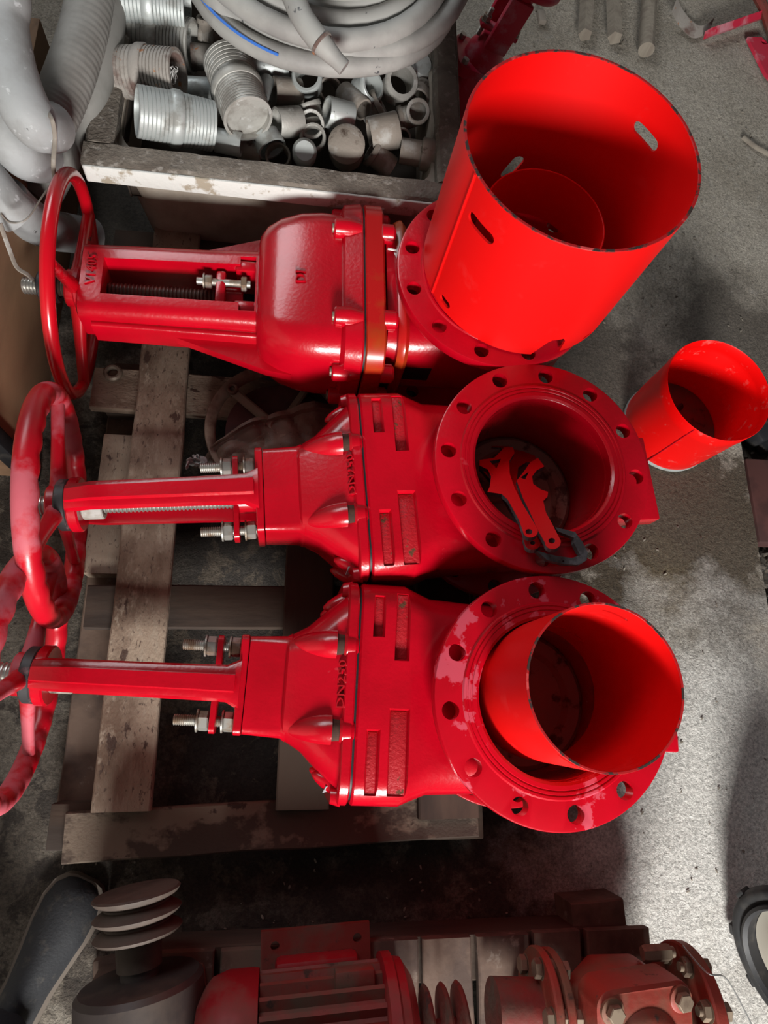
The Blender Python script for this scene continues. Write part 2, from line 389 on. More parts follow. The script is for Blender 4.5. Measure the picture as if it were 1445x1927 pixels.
# ================================================================ the pallet under the valves
pal = thing('wooden_pallet', 'stained wooden pallet carrying the three red gate valves', 'pallet')
def board(parent, L, w, t, loc, rz, m, name='board'):
    bm = new(); k = 14; loops = []
    for i in range(k + 1):
        x = -L/2 + L*i/k; e = .0035*noise.noise((x*7 + loc[0]*31, loc[1]*17, 0)); f = .0035*noise.noise((x*7, loc[1]*11, loc[0]*23)); h = .0012*noise.noise((x*9, loc[0], loc[1]*5))
        if i in (0, k): x += random.uniform(-.003, .003)
        loops.append([(x, y + (e if y > 0 else f), z + h) for y, z in rrect(w/2, t/2, .003, 1)])
    loft(bm, loops)
    return obj(name, bm, m, parent, smooth=40, loc=loc, rot=(0, 0, rz))
WOODH = mat('half_dry_wood', (.055, .035, .025), [((.16, .118, .086), 4.5, .54, .57, None), ((.05, .03, .022), 26, .60, .64, None)], rough=.88, bump=.4, bscale=200, stretch=(.8, 1, 1), bdist=.003)
ZD, ZS = .13, .108
board(pal, 1.29, .104, .022, (-.283, .47, ZD - .011), R_(90.4), WOOD)
board(pal, 1.20, .10, .022, (.05, .42, ZD - .011), R_(90), WOODD)
board(pal, 1.24, .12, .022, (.335, .42, ZD - .011), R_(90), WOODD)
for y, x0, x1, w, m, rz in ((.675, -.435, .40, .10, WOOD, -.01), (.207, -.388, .40, .088, WOODD, .02), (-.207, -.380, .395, .088, WOODH, .035), (1.05, -.43, .40, .09, WOODD, 0)):
    board(pal, x1 - x0, w, .022, ((x0 + x1)/2, y, ZS - .011), rz, m)
for x in (-.375, .05, .335):
    board(pal, 1.0 if x < 0 else 1.2, .082 if x < 0 else .09, .022, (x, .28 if x < 0 else .42, .026), R_(90), WOODP if x < 0 else WOODD)
bx = new(); box(bx, -.06, .06, -.04, .04, -.0245, .0245, .003)
blk = None
for x in (-.372, .05, .335):
    for y in (-.205, .207, .675, 1.05):
        if x < 0 and y in (.207, .675, 1.05): xx = -.345 if y == .207 else x
        else: xx = x
        if blk is None: o = obj('block', bx, WOODD, pal); blk = o
        else: o = blk.copy(); col.objects.link(o); o.parent = pal
        o.location = (xx + .02, y, .0615)
for x, y in ((-.365, .52), (-.372, .33)):
    o = blk.copy(); col.objects.link(o); o.parent = pal; o.location = (x, y, .0615); o.rotation_euler = (0, 0, PI/2)
    o.data = blk.data.copy(); o.data.materials.clear(); o.data.materials.append(WOOD)

bm = new(); lathe(bm, [(.011, 0), (.018, 0), (.020, .004), (.020, .009), (.016, .013), (.012, .013), (.010, .009)], None, 28, ring=True)
rg = obj('metal_ring', bm, BRASS, loc=(-.394, .712, ZS + .0005)); tag(rg, 'small dull metal ring lying on the pallet board near the valve wheels', 'ring')

# ================================================================ gate valves
ZV = .28                                                   # bore centre height; bore axis is upright, stems point left
FLC = {}
def bolt_flange(parent, z0, z1, m, face, rot0=R_(15), Ro=.2025, Ri=.129, K=.1775, nb=12, hr=.0143):
    s = 1 if z1 > 0 else -1
    key_ = (round(z0, 4), Ro, K, nb)
    if key_ not in FLC:
        bm = new(); c_ = .003
        lathe(bm, [(Ri, z0 + .001), (Ri + .001, z0), (Ro - c_, z0), (Ro - c_*.3, z0 + c_*.3), (Ro, z0 + c_), (Ro, z1 - c_), (Ro - c_*.3, z1 - c_*.3), (Ro - c_, z1), (Ri + .001, z1), (Ri, z1 - .001)], None, 96, ring=True)
        o = obj('flange', bm, m)
        cb = new()
        for i in range(nb): lathe(cb, [(hr, z0 - .02), (hr, z1 + .02)], Matrix.Translation((K*math.cos(i*2*PI/nb), K*math.sin(i*2*PI/nb), 0)), 24)
        cut(o, cb); FLC[key_] = o.data
    else:
        o = bpy.data.objects.new('flange', FLC[key_]); col.objects.link(o)
    o.parent = parent; o.rotation_euler = (0, 0, rot0)
    if m is not RED: o.data = o.data.copy(); o.data.materials[0] = m
    # raised sealing face with turned grooves
    f = face; bm = new(); z = z1 if s > 0 else z0
    lathe(bm, [(Ri, z - s*.004), (Ri, z + s*(f - .004)), (Ri + .005, z + s*f), (.1405, z + s*f), (.1415, z + s*(f - .0015)), (.143, z + s*(f - .0015)), (.144, z + s*f), (.1475, z + s*f), (.1485, z + s*(f - .0015)), (.150, z + s*(f - .0015)), (.151, z + s*f), (.1545, z + s*f), (.157, z), (.157, z - s*.004)], None, 72, ring=True)
    obj('raised_face', bm, m, o)
    return o
def hex_nut(parent, name, r, p, d, L, m, washer=True):
    bm = new(); hexa(bm, r, 0, L, axM(p, d, .2)); 
    if washer: lathe(bm, [(r*1.12, -.003), (r*1.12, -.0002)], axM(p, d), 20)
    return obj(name, bm, m, parent, smooth=25)
def stud(parent, y, z, x0, x1, nuts, r=.0092):
    bm = new(); threaded(bm, r, .0014, .0036, 0, x1 - x0, axM((x0, y, z), XAX), 16)
    o = obj('stud', bm, ZINC, parent)
    for nx in nuts: hex_nut(o, 'nut', .0170, (nx, y, z), XAX, .017, ZINC)
    return o
def handwheel(parent, x, R, minor, phis, m, dish=.03, flat=1.0, scal=0, spoke=.011, hubr=.03, tilt=R_(5)):
    bm = new(); k = 240; pts = [(x, R*math.cos(2*PI*i/k), R*math.sin(2*PI*i/k)) for i in range(k)]
    def rf(i, a):
        s = 1.0
        if scal: s += scal*max(0, math.cos(a + .7))**2*(abs(math.sin(i*PI*30/k)) - .6)
        return minor*s
    tube(bm, pts, minor, 16, closed=True, sy=flat, rf=rf, up=(1, 0, 0))
    w = obj('handwheel', bm, m, parent, smooth=50)
    for ph in phis:
        a = R_(ph); c, s = math.cos(a), math.sin(a)
        pp = [(x + dish, hubr*.6*c, hubr*.6*s), (x + dish*.95, R*.25*c, R*.25*s), (x + dish*.55, R*.6*c, R*.6*s), (x + .002, R*.98*c, R*.98*s)]
        bm = new(); P = catmull(pp, 6); tube(bm, P, [spoke*(1.35 - .5*min(1, i/len(P)*1.6)) for i in range(len(P))], 12, sy=1.25)
        obj('spoke', bm, m, w, smooth=50)
    bm = new(); pipe(bm, .0185, hubr, x + dish - .018, x + dish + .02, axM((0, 0, 0), XAX), 32, .003)
    obj('hub', bm, m, w)
    q = Matrix.Rotation(tilt, 3, 'Y'); p0 = Vector((x, 0, 0)); w.rotation_euler = (0, tilt, 0); w.location = p0 - q @ p0
    return w
def pocket(x0, x1, y0, y1, z0, z1, top=None):
    """tapered cutter: wider towards its mouth"""
    bm = new(); t = .003
    loft(bm, [[(x0 + t, y0 + t, z0), (x1 - t, y0 + t, z0), (x1 - t, y1 - t, z0), (x0 + t, y1 - t, z0)],
              [(x0 - t, y0 - t, z1), (x1 + t, y0 - t, z1), (x1 + t, y1 + t, z1), (x0 - t, y1 + t, z1)]])
    return bm
def join(bms):
    a = new()
    for b in bms:
        me = bpy.data.meshes.new('t'); b.to_mesh(me); b.free(); a.from_mesh(me); bpy.data.meshes.remove(me)
    return a
BODY_CACHE = {}
def valve_body():
    bm = new()
    sections(bm, [(-.3205, .178, .101, .045), (-.317, .182, .105, .048), (-.243, .182, .105, .048), (-.228, .176, .103, .05), (-.195, .165, .096, .055), (-.13, .162, .097, .06), (0, .160, .10, .07), (.10, .155, .10, .07), (.165, .11, .09, .06), (.18, .09, .08, .05)])
    o = obj('body', bm, RED)
    b2 = new(); lathe(b2, [(.150, -.1235), (.146, -.09), (.146, .09), (.150, .1235)], None, 72)
    cut(o, b2, 'UNION')
    b3 = new(); lathe(b3, [(.128, -.2), (.128, .2)], None, 72); cut(o, b3)
    ps = [pocket(-.300, -.279, .085, .158, .092, .12), pocket(-.262, -.236, .048, .165, .092, .12),
          pocket(-.303, -.280, -.165, -.062, .092, .12), pocket(-.267, -.232, -.165, -.028, .092, .12)]
    cut(o, join(ps))
    b4 = new(); box(b4, -.34, .2, -.3, .3, -.0012, .0012)
    return o
def gate_valve(label, cx, cy, ang, rot0, phis, fm):
    v = thing('gate_valve', label, 'valve', (cx, cy, ZV), (0, 0, R_(ang)), 'long-stemmed gate valves lying on the pallet')
    if 'body' not in BODY_CACHE:
        BODY_CACHE['body'] = valve_body(); b = BODY_CACHE['body']
    else:
        b = BODY_CACHE['body'].copy(); col.objects.link(b)
    b.parent = v; b.location = (0, 0, 0); b.rotation_euler = (0, 0, 0)
    # dark cast floors in the four pockets
    for x0, x1, y0, y1 in ((-.300, -.279, .085, .158), (-.262, -.236, .048, .165), (-.303, -.280, -.165, -.062), (-.267, -.232, -.165, -.028)):
        bm = new(); box(bm, x0 + .004, x1 - .004, y0 + .005, y1 - .005, .0905, .0932, .0006)
        obj('pocket_floor', bm, POCK, b)
    bm = new(); box(bm, .165, .222, -.085, .085, -.045, .045, .006); box(bm, .19, .288, -.082, .098, -.020, .022, .005)
    obj('foot', bm, RED, v)
    bolt_flange(v, .122, .147, fm, .003, rot0); bolt_flange(v, -.147, -.122, RED, .003, rot0)
    bm = new(); lathe(bm, [(.02, -.035), (.088, -.038), (.096, -.024), (.118, -.024), (.1265, -.032), (.1265, -.05), (.02, -.05)], None, 48)
    box(bm, -.09, .02, -.018, .018, -.04, -.018, .008)
    obj('gate', bm, GATE, v)
    # bonnet
    bm = new()
    sections(bm, [(-.440, .076, .066, .03), (-.436, .086, .072, .035), (-.405, .104, .084, .045), (-.38, .128, .09, .05), (-.355, .150, .096, .05), (-.343, .160, .098, .05), (-.3425, .178, .104, .048), (-.340, .182, .107, .05), (-.327, .182, .107, .05), (-.3245, .179, .104, .048)], k=8)
    bn = obj('bonnet', bm, RED, v)
    bm = new(); sections(bm, [(-.3246, .174, .10, .046), (-.3204, .174, .10, .046)]); obj('gasket', bm, BLACK, v)
    def boss(y, z, dy, dz, L=.075, r=.019):
        bm = new(); lps = []
        for i in range(7):
            t = i/6; x = -.338 - L*t; rr = r*math.sqrt(max(0.02, 1 - t**1.6))
            lps.append([(x, y - dy*.018*t + rr*math.cos(a), z - dz*.022*t + rr*1.05*math.sin(a)) for a in [2*PI*j/16 for j in range(16)]])
        loft(bm, lps); return obj('bolt_boss', bm, RED, bn, smooth=60)
    def bpocket(y, z, r=.011, x=-.352):
        bm = new(); lathe(bm, [(r*.96, 0), (r*.96, .012)], axM((x - .013, y, z), XAX), 14); return bm
    for y in (.070, -.066):
        for sz in (1, -1):
            bm = new(); lps = []
            for q in range(9):
                t = q/8; x = -.3585 - .078*t; rr = .0245*math.sqrt(max(.02, 1 - t**1.7))
                lps.append([(x, y + rr*math.cos(a), sz*(.0865 - .030*t**1.5) + rr*math.sin(a)) for a in [2*PI*j/18 for j in range(18)]])
            loft(bm, lps); obj('bolt_boss', bm, RED, bn, smooth=60)
            bm = new(); lathe(bm, [(.0205, 0), (.0205, .0135)], axM((-.3590, y, sz*.085), XAX), 18); obj('bolt_recess_shade', bm, DARKHOLE, bn)
            bm = new(); lathe(bm, [(.021, 0), (.0245, .004), (.0235, .018), (.018, .024)], axM((-.3460, y, sz*.0865), XAX), 20); obj('lug', bm, RED, bn)
    for sy in (1, -1):
        for z in (.045, -.045): boss(sy*.155, z, sy, 0, .045, .018)
        bm = new(); sections(bm, [(-.352, .012, .070, .011, sy*.168, 0), (-.336, .014, .075, .012, sy*.170, 0)]); obj('lug', bm, RED, bn)
    text('raised_letters', 'DN250', .026, .0022, RED, bn, Matrix.Translation((-.346, .006, .1005)) @ Matrix.Rotation(R_(-38), 4, 'Y') @ Matrix.Rotation(PI/2, 4, 'Z') @ Matrix.Diagonal((1, .8, 1, 1)))
    bm = new(); box(bm, -.0095, .0095, -.005, .005, 0, .001)
    obj('sticker', bm, STICK, bn, loc=(-.357, -.158, .052), rot=(R_(38), R_(-52), R_(70)))
    bm = new(); sections(bm, [(-.502, .080, .058, .012), (-.44, .084, .062, .016), (-.432, .09, .07, .03)]); obj('neck', bm, RED, v)
    # yoke: end plate, two arms, head
    bm = new(); sections(bm, [(-.517, .080, .060, .010), (-.5155, .082, .062, .012), (-.505, .082, .062, .012), (-.5035, .080, .060, .010)])
    yk = obj('yoke_plate', bm, RED, v)
    for s in (1, -1):
        bm = new()
        lps = []
        for x, w, zi, zo in ((-.845, .023, .032, .052), (-.80, .024, .046, .064), (-.62, .0255, .050, .069), (-.535, .027, .052, .072), (-.512, .038, .042, .073)):
            a = [(w, zi), (w*1.1, (zi + zo)/2 - .004), (w*.95, zo - .004), (w*.62, zo), (-w*.62, zo), (-w*.95, zo - .004), (-w*1.1, (zi + zo)/2 - .004), (-w, zi)]
            lps.append([(x, y, s*z) for y, z in (a if s > 0 else a[::-1])])
        loft(bm, lps)
        lps = []
        for x, w, z0, z1 in ((-.843, .013, .046, .060), (-.80, .014, .058, .074), (-.60, .015, .064, .081), (-.52, .016, .067, .083)):
            a = [(w, z0), (w*.8, z1), (-w*.8, z1), (-w, z0)]
            lps.append([(x, y, s*z) for y, z in (a if s > 0 else a[::-1])])
        loft(bm, lps)
        obj('yoke_arm', bm, RED, v)
    bm = new(); pipe(bm, .019, .050, -.846, -.826, axM((0, 0, 0), XAX), 40, .003); obj('yoke_head', bm, RED, v)
    bm = new(); pipe(bm, .019, .047, -.866, -.846, axM((0, 0, 0), XAX), 40, .003); obj('collar', bm, BLACKC, v)
    bm = new(); pipe(bm, .0185, .0285, -.826, -.790, axM((0, 0, 0), XAX), 32, .002); obj('stem_nut', bm, GALVD, v)
    bm = new(); threaded(bm, .0180, .0026, .0072, 0, .40, axM((-.935, 0, 0), XAX), 22); st = obj('stem', bm, STEEL, v)
    # gland follower and its studs
    bm = new(); sections(bm, [(-.560, .079, .018, .008), (-.559, .082, .021, .010), (-.550, .082, .021, .010), (-.549, .079, .018, .008)]); lathe(bm, [(.028, 0), (.028, .036)], axM((-.552, 0, 0), XAX), 28)
    obj('gland_plate', bm, RED, v)
    for y in (.064, -.062): stud(v, y, 0, -.620, -.506, (-.5790, -.5370))
    handwheel(v, -.874, .2015, .0195, phis, REDW, dish=.006, flat=.95, scal=.20, spoke=.0115, hubr=.036)
    return v
POCK = mat('pocket_red', (.40, .003, .010), [((.10, .035, .012), 55, .60, .65, .9)], rough=.5, bump=.4, bscale=200)
gv2 = gate_valve('red long-stemmed gate valve in the middle, its open flange holding spanner keys', .455, .430, 4.9, R_(20), (10, 130, 250), RED)
gv3 = gate_valve('red long-stemmed gate valve nearest the shoe, with a short tube standing in its flange', .445, .021, -2.5, R_(9), (-15, 105, 225), REDF)

# ---- the other make of valve, under the big tube
def valve_other():
    v = thing('round_bonnet_gate_valve', 'red gate valve with smooth domed bonnet and slotted yoke beside the crate', 'valve', (.39, .824, ZV), (0, 0, R_(1.2)))
    bolt_flange(v, .122, .147, RED, .003, R_(15)); bolt_flange(v, -.147, -.122, RED, .003, R_(15))
    bm = new(); sections(bm, [(-.215, .145, .10, .06), (-.19, .150, .10, .06), (-.10, .150, .105, .07), (.05, .150, .11, .07), (.17, .10, .09, .06)])
    b = obj('body', bm, RED, v)
    b2 = new(); lathe(b2, [(.152, -.1235), (.146, -.09), (.146, .09), (.152, .1235)], None, 64); cut(b, b2, 'UNION')
    b3 = new(); lathe(b3, [(.128, -.2), (.128, .2)], None, 64); cut(b, b3)
    bm = new(); lathe(bm, [(.02, -.07), (.127, -.07), (.127, -.09), (.02, -.09)], None, 40); obj('gate', bm, REDD, v)
    bm = new(); sections(bm, [(-.196, .162, .112, .06), (-.186, .166, .116, .06), (-.182, .166, .116, .06), (-.174, .160, .110, .06)]); obj('rib', bm, TANR, v)
    bm = new(); box(bm, -.17, -.115, -.1515, -.148, -.02, .03, .001); obj('drain_window', bm, BLACK, v)
    # body flange and bonnet flange with the dark joint between
    bm = new(); sections(bm, [(-.2605, .186, .122, .06), (-.258, .19, .125, .062), (-.226, .19, .125, .062), (-.222, .186, .120, .06)]); bf = obj('body_flange', bm, TANR, v)
    bm = new(); sections(bm, [(-.2645, .184, .119, .058), (-.2605, .184, .119, .058)]); obj('gasket', bm, BLACK, v)
    bm = new(); sections(bm, [(-.308, .172, .108, .055), (-.300, .186, .122, .06), (-.268, .19, .126, .062), (-.2645, .187, .123, .06)]); nf = obj('bonnet_flange', bm, RED, v)
    for y, z in ((.18, .05), (.18, -.05), (-.18, .05), (-.18, -.05), (.10, .118), (-.10, .118), (.10, -.118), (-.10, -.118)):
        bm = new(); lathe(bm, [(.015, 0), (.019, .003), (.020, .03), (.014, .055)], axM((-.322, y, z), XAX), 20); obj('bolt_boss', bm, RED, nf)
        bm = new(); lathe(bm, [(.009, 0), (.009, .012)], axM((-.3255, y, z), XAX), 16); obj('bolt_end', bm, BRASS, nf)
        if z > 0 or y < 0:
            bm = new(); lathe(bm, [(.019, 0), (.019, .022), (.014, .027)], axM((-.226, y*.985, z*.97), XAX), 20); obj('bolt_boss', bm, RED, bf)
    # domed bonnet
    bm = new()
    sections(bm, [(-.470, .108, .064, .04), (-.466, .124, .078, .05), (-.452, .140, .092, .055), (-.425, .156, .102, .058), (-.385, .168, .109, .06), (-.345, .172, .111, .06), (-.300, .172, .111, .06)], k=10)
    bn = obj('bonnet', bm, RED, v, smooth=60)
    text('raised_letters', 'DI', .028, .002, RED, bn, Matrix.Translation((-.385, -.012, .1100)) @ Matrix.Rotation(PI/2, 4, 'Z'))
    # slotted yoke
    bm = new()
    sections(bm, [(-.812, .070, .040, .022), (-.806, .082, .050, .026), (-.70, .084, .053, .026), (-.56, .086, .056, .026), (-.455, .090, .060, .026)], k=6)
    yk = obj('yoke', bm, RED, v)
    c = new()
    sections(c, [(-.766, .040, .2, .008), (-.505, .044, .2, .008)], k=3)
    cut(yk, c)
    c = new(); box(c, -.505, -.474, -.062, .062, -.2, .2); cut(yk, c)
    for s in (1, -1):                                              # flanking ledges and gussets
        bm = new(); sections(bm, [(-.785, .007, .030, .006, s*.086, -.008), (-.46, .008, .034, .007, s*.093, -.008)], k=3); obj('yoke_rail', bm, RED, v)
        bm = new(); prism(bm, [(-.66, s*.086), (-.44, s*.086), (-.40, s*.166), (-.45, s*.158)], [], -.022, .0); obj('gusset', bm, RED, v)
        bm = new(); box(bm, -.515, -.468, s*.046 - .012, s*.046 + .012, -.03, .052, .005); obj('gland_lug', bm, RED, v)
    text('raised_letters', 'V1405', .026, .002, RED, v, Matrix.Translation((-.786, .012, .0515)) @ Matrix.Rotation(PI/2, 4, 'Z'))
    bm = new(); threaded(bm, .017, .0022, .0075, 0, .39, axM((-.90, 0, 0), XAX), 22)
    s_ = obj('stem', bm, BRNSTEM, v)
    bm = new(); threaded(bm, .0165, .002, .006, 0, .028, axM((-.926, 0, 0), XAX), 22); obj('stem_end', bm, STEEL, s_)
    bm = new(); box(bm, -.553, -.533, -.036, .036, .0, .045, .005); lathe(bm, [(.026, 0), (.026, .04)], axM((-.54, 0, 0), XAX), 24); obj('gland_plate', bm, RED, v)
    bm = new(); lathe(bm, [(.0075, 0), (.0075, .105)], axM((-.590, .012, .038), XAX), 16); st = obj('stud', bm, ZINC, v)
    hex_nut(st, 'nut', .0145, (-.574, .012, .038), XAX, .014, ZINC); hex_nut(st, 'bolt_head', .016, (-.503, .012, .038), XAX, .011, ZINC, False)
    bm = new(); pipe(bm, .0175, .042, -.826, -.811, axM((0, 0, 0), XAX), 36, .004); obj('yoke_head', bm, REDW, v)
    w = handwheel(v, -.830, .2065, .0125, (-8, 112, 232), REDW2, dish=.004, spoke=.0125, hubr=.036)
    bm = new(); pipe(bm, .0175, .030, -.895, -.858, axM((0, 0, 0), XAX), 32, .003); obj('sleeve', bm, BLACKC, v)
    # inspection tag tied to the body flange
    bm = new(); M = Matrix.Translation((-.205, .045, .128)) @ Matrix.Rotation(R_(10), 4, 'Y')
    prism(bm, [(0, 0), (.016, .003), (.022, -.032), (.018, -.036)], [], 0, .001, M); box(bm, -.013, .006, .004, .007, 0, .003, 0, M); obj('tag', bm, WHITE, v)
    return v
TANR = mat('orange_tinted_red', (.48, .008, .008), [((.36, .05, .006), 5, .46, .58, .35)], rough=.27, coat=.25)
REDW2 = mat('wheel_enamel', (.58, .003, .012), [((.55, .10, .12), 7, .62, .7, .6), ((.05, .012, .01), 30, .68, .71, .8)], rough=.25, coat=.3)
valve_other()

# ================================================================ tubes, bucket, spanner keys
def slot_cutter(th, z, L, h, R, tilt=0):
    bm = new(); k = []
    for i in range(9): a = -PI/2 + PI*i/8; k.append((L/2 - h/2 + h/2*math.cos(a), h/2*math.sin(a)))
    for i in range(9): a = PI/2 + PI*i/8; k.append((-L/2 + h/2 + h/2*math.cos(a), h/2*math.sin(a)))
    a = R_(th); d = Vector((math.cos(a), math.sin(a), 0)); t = Vector((-math.sin(a), math.cos(a), 0)); u = Vector((0, 0, 1))
    M = Matrix((( t.x, u.x, d.x, d.x*R), (t.y, u.y, d.y, d.y*R), (t.z, u.z, d.z, z), (0, 0, 0, 1)))
    prism(bm, k, [], -.03, .03, M @ Matrix.Rotation(tilt, 4, 'Z')); return bm
RB = .194; hb = .298
bm = new(); pipe(bm, RB - .0045, RB, 0, hb, None, 144, .001)
big = obj('steel_tube', bm, REDT, loc=(.432, .842, .4315))
cs = [slot_cutter(t, .231, .062, .021, RB) for t in (-142.5, 36.3)] + [slot_cutter(97, .055, .058, .024, RB, R_(-70)), slot_cutter(-145.5, .022, .03, .016, RB), slot_cutter(-50, .014, .03, .010, RB)]
c = new(); a0 = -77; d = Vector((math.cos(R_(a0)), math.sin(R_(a0)), 0)); t = Vector((-d.y, d.x, 0))
M = Matrix(((t.x, 0, d.x, d.x*RB), (t.y, 0, d.y, d.y*RB), (0, 1, 0, 0), (0, 0, 0, 1)))
prism(c, [(-.034, -.02), (.026, -.02), (.026, .0), (.020, .040), (.013, .050), (-.010, .050), (-.017, .042), (-.034, 0)], [], -.03, .03, M); cs.append(c)
cut(big, join(cs))
bm = new(); pipe(bm, RB - .0047, RB + .0002, hb - .0008, hb + .0009, None, 144, .0004); obj('rim_edge', bm, RIMC, big)
tag(big, 'large bright red slotted steel tube standing on the upper valve flange', 'tube')
a = R_(-156.5); bm = new(); tube(bm, [(.432 + (RB + .0005)*math.cos(a), .842 + (RB + .0005)*math.sin(a), z) for z in (.434, .52, .62, .728)], .0028, 8)
for v in bm.verts: v.co -= Vector((.432, .842, .4315))
obj('weld_seam', bm, REDT, big)
RS = .1155; hs = .275
bm = new(); pipe(bm, RS - .003, RS, 0, hs, None, 112, .0008)
sm = obj('steel_tube', bm, REDT, loc=(.4465, .034, .33))
cut(sm, join([slot_cutter(68, hs - .035, .042, .008, RS), slot_cutter(-118, hs - .012, .045, .010, RS), slot_cutter(68, .05, .08, .009, RS)]))
bm = new(); pipe(bm, RS - .0032, RS + .0002, hs - .0006, hs + .0008, None, 112, .0003); obj('rim_edge', bm, RIMC, sm)
tag(sm, 'smaller bright red tube standing inside the bore of the lower valve', 'tube')

bm = new(); pipe(bm, .1125, .1155, 0, .114, None, 96, .0008)
tag(obj('steel_tube', bm, REDT, loc=(.440, .857, .4345)), 'short red tube hidden inside the large slotted tube', 'tube')

bk = thing('paint_bucket', 'small red paint bucket with a rolled rim standing on the floor', 'bucket', (.987, .722, 0))
bm = new(); prof = [(.002, .006), (.116, .006), (.119, .012), (.1225, .06), (.1255, .185), (.1275, .190), (.1265, .197), (.1285, .222), (.1300, .225), (.1312, .222), (.1295, .197), (.1302, .190), (.1285, .185), (.1255, .06), (.122, .006), (.1205, 0), (.118, .002), (.002, .002)]
lathe(bm, prof, None, 96); obj('shell', bm, REDB, bk)
bm = new(); lathe(bm, [(.119, 0), (.1235, 0), (.1242, .006), (.1232, .011)], None, 96); obj('bottom_rim', bm, GALVB, bk)
for a in (-126, 46):
    a = R_(a); bm = new(); tube(bm, [(r*math.cos(a), r*math.sin(a), z) for r, z in ((.1262, .012), (.1262, .06), (.1288, .18), (.1308, .222))], .0016, 6); obj('seam', bm, RED, bk)
bm = new(); lathe(bm, [(.002, .028), (.118, .028), (.118, .0065), (.002, .0065)], None, 48); obj('paint_residue', bm, REDD, bk)
bm = new(); tube(bm, catmull([(-.07, .05, .032), (-.04, .06, .034), (.0, .035, .033), (.03, .05, .034)], 6), .010, 8, sy=.5); obj('stirring_rag', bm, BLACK, bk)

def plate_px(name, outer, zfun, thick, m, parent=None, holes=(), polys=()):
    """flat steel plate: outline traced at its own heights, laid on one plane through them"""
    P = [at(x, y, zfun(x, y)) for x, y in outer]; c = sum(P, Vector())/len(P)
    A, B, C = at(outer[0][0], outer[0][1], zfun(*outer[0])), None, None
    # plane fit through least squares z = ax + by + d
    sxx = sxy = syy = sxz = syz = 0
    for p in P:
        q = p - c; sxx += q.x*q.x; sxy += q.x*q.y; syy += q.y*q.y; sxz += q.x*q.z; syz += q.y*q.z
    D = sxx*syy - sxy*sxy; a = (sxz*syy - syz*sxy)/D; b = (syz*sxx - sxz*sxy)/D
    nn = Vector((-a, -b, 1)).normalized(); u = Vector((1, 0, a)).normalized(); w = nn.cross(u)
    org = Vector((0, 0, CAMH))
    def on(px, py):
        d = at(px, py, 0) - org; t = (c - org).dot(nn)/d.dot(nn); q = org + d*t - c
        return (q.dot(u), q.dot(w))
    bm = new(); prism(bm, [on(*p) for p in outer], [[on(x + r*math.cos(2*PI*i/14), y + .8*r*math.sin(2*PI*i/14)) for i in range(14)] for x, y, r in holes] + [[on(*q) for q in pl] for pl in polys], -thick, 0)
    M = Matrix(((u.x, w.x, nn.x, c.x), (u.y, w.y, nn.y, c.y), (u.z, w.z, nn.z, c.z), (0, 0, 0, 1)))
    o = obj(name, bm, m, parent, smooth=25)
    if parent is None: o.matrix_world = M
    return o
STEELE = mat('cut_steel_edge', (.09, .095, .10), [((.16, .17, .18), 60, .5, .6, None)], rough=.6, metal=.4)
KEYRED = mat('key_enamel', (.62, .004, .008), [((.10, .012, .01), 30, .66, .7, .8)], rough=.35)
def key(label, outline, zf, hole, thick=.008, polys=(), paint=True):
    o = plate_px('spanner_key', outline, zf, thick, STEELE, None, [hole], polys)
    tag(o, label, 'spanner', 'spanner keys in the middle valve')
    if not paint: return o
    # painted face: the same outline, a skin lying on the plate
    bm = new(); bm.from_mesh(o.data)
    z1 = max(v.co.z for v in bm.verts)
    dl = [f for f in bm.faces if not all(abs(v.co.z - z1) < 1e-6 for v in f.verts)]; bmesh.ops.delete(bm, geom=dl, context='FACES')
    r = bmesh.ops.extrude_face_region(bm, geom=bm.faces[:]); bmesh.ops.translate(bm, vec=(0, 0, .0006), verts=[e for e in r['geom'] if isinstance(e, bmesh.types.BMVert)])
    obj('painted_face', bm, KEYRED, o)
    return o
zk1 = lambda x, y: .468 - (1005 - y)*.00085
zk2 = lambda x, y: .462 - (1018 - y)*.00080
def arcpx(cx, cy, r, a0, a1, k=7): return [(cx + r*math.cos(R_(a0 + (a1 - a0)*i/k)), cy + r*.85*math.sin(R_(a0 + (a1 - a0)*i/k))) for i in range(k + 1)]
key('red spanner key nearer the wheels, its handle end resting on the flange rim',
    [(902, 866), (930, 862), (949, 842), (965, 842), (968, 853), (958, 868), (959, 892), (968, 918), (984, 950), (1009, 992)] + arcpx(998, 1000, 14, 0, 180) + [(976, 978), (955, 940), (944, 930), (917, 926), (922, 915), (924, 897), (918, 884), (902, 876)],
    zk1, (995, 1001, 6.5), polys=[[(921, 868), (942, 864), (934, 882)]])
key('red spanner key with a hooked head lying beside its twin in the middle valve bore',
    [(972, 905), (984, 890), (998, 870), (1012, 862), (1024, 878), (1010, 885), (1001, 897), (1003, 911), (1018, 922), (1031, 926), (1030, 935), (1022, 943), (1027, 965), (1038, 985), (1055, 1018)] + arcpx(1040, 1021, 15, 0, 180) + [(1012, 998), (996, 962), (984, 938)],
    zk2, (1038, 1018, 6.5), polys=[[(979, 899), (995, 888), (988, 903)]])
zk3 = lambda x, y: .448 - max(0, (960 - y))*.0012
key('dark spanner hook lying flat over a bolt hole of the middle flange',
    [(1008, 1036), (1046, 1046), (1076, 1050), (1092, 1045), (1080, 1022), (1080, 1012), (1050, 1000), (1045, 992), (1082, 1001), (1096, 1020), (1106, 1040), (1104, 1054), (1090, 1063), (1062, 1062), (1030, 1054)],
    zk3, (1060, 1056, 2), thick=.012, paint=False)
zk4 = lambda x, y: .425 - (1005 - y)*.0010
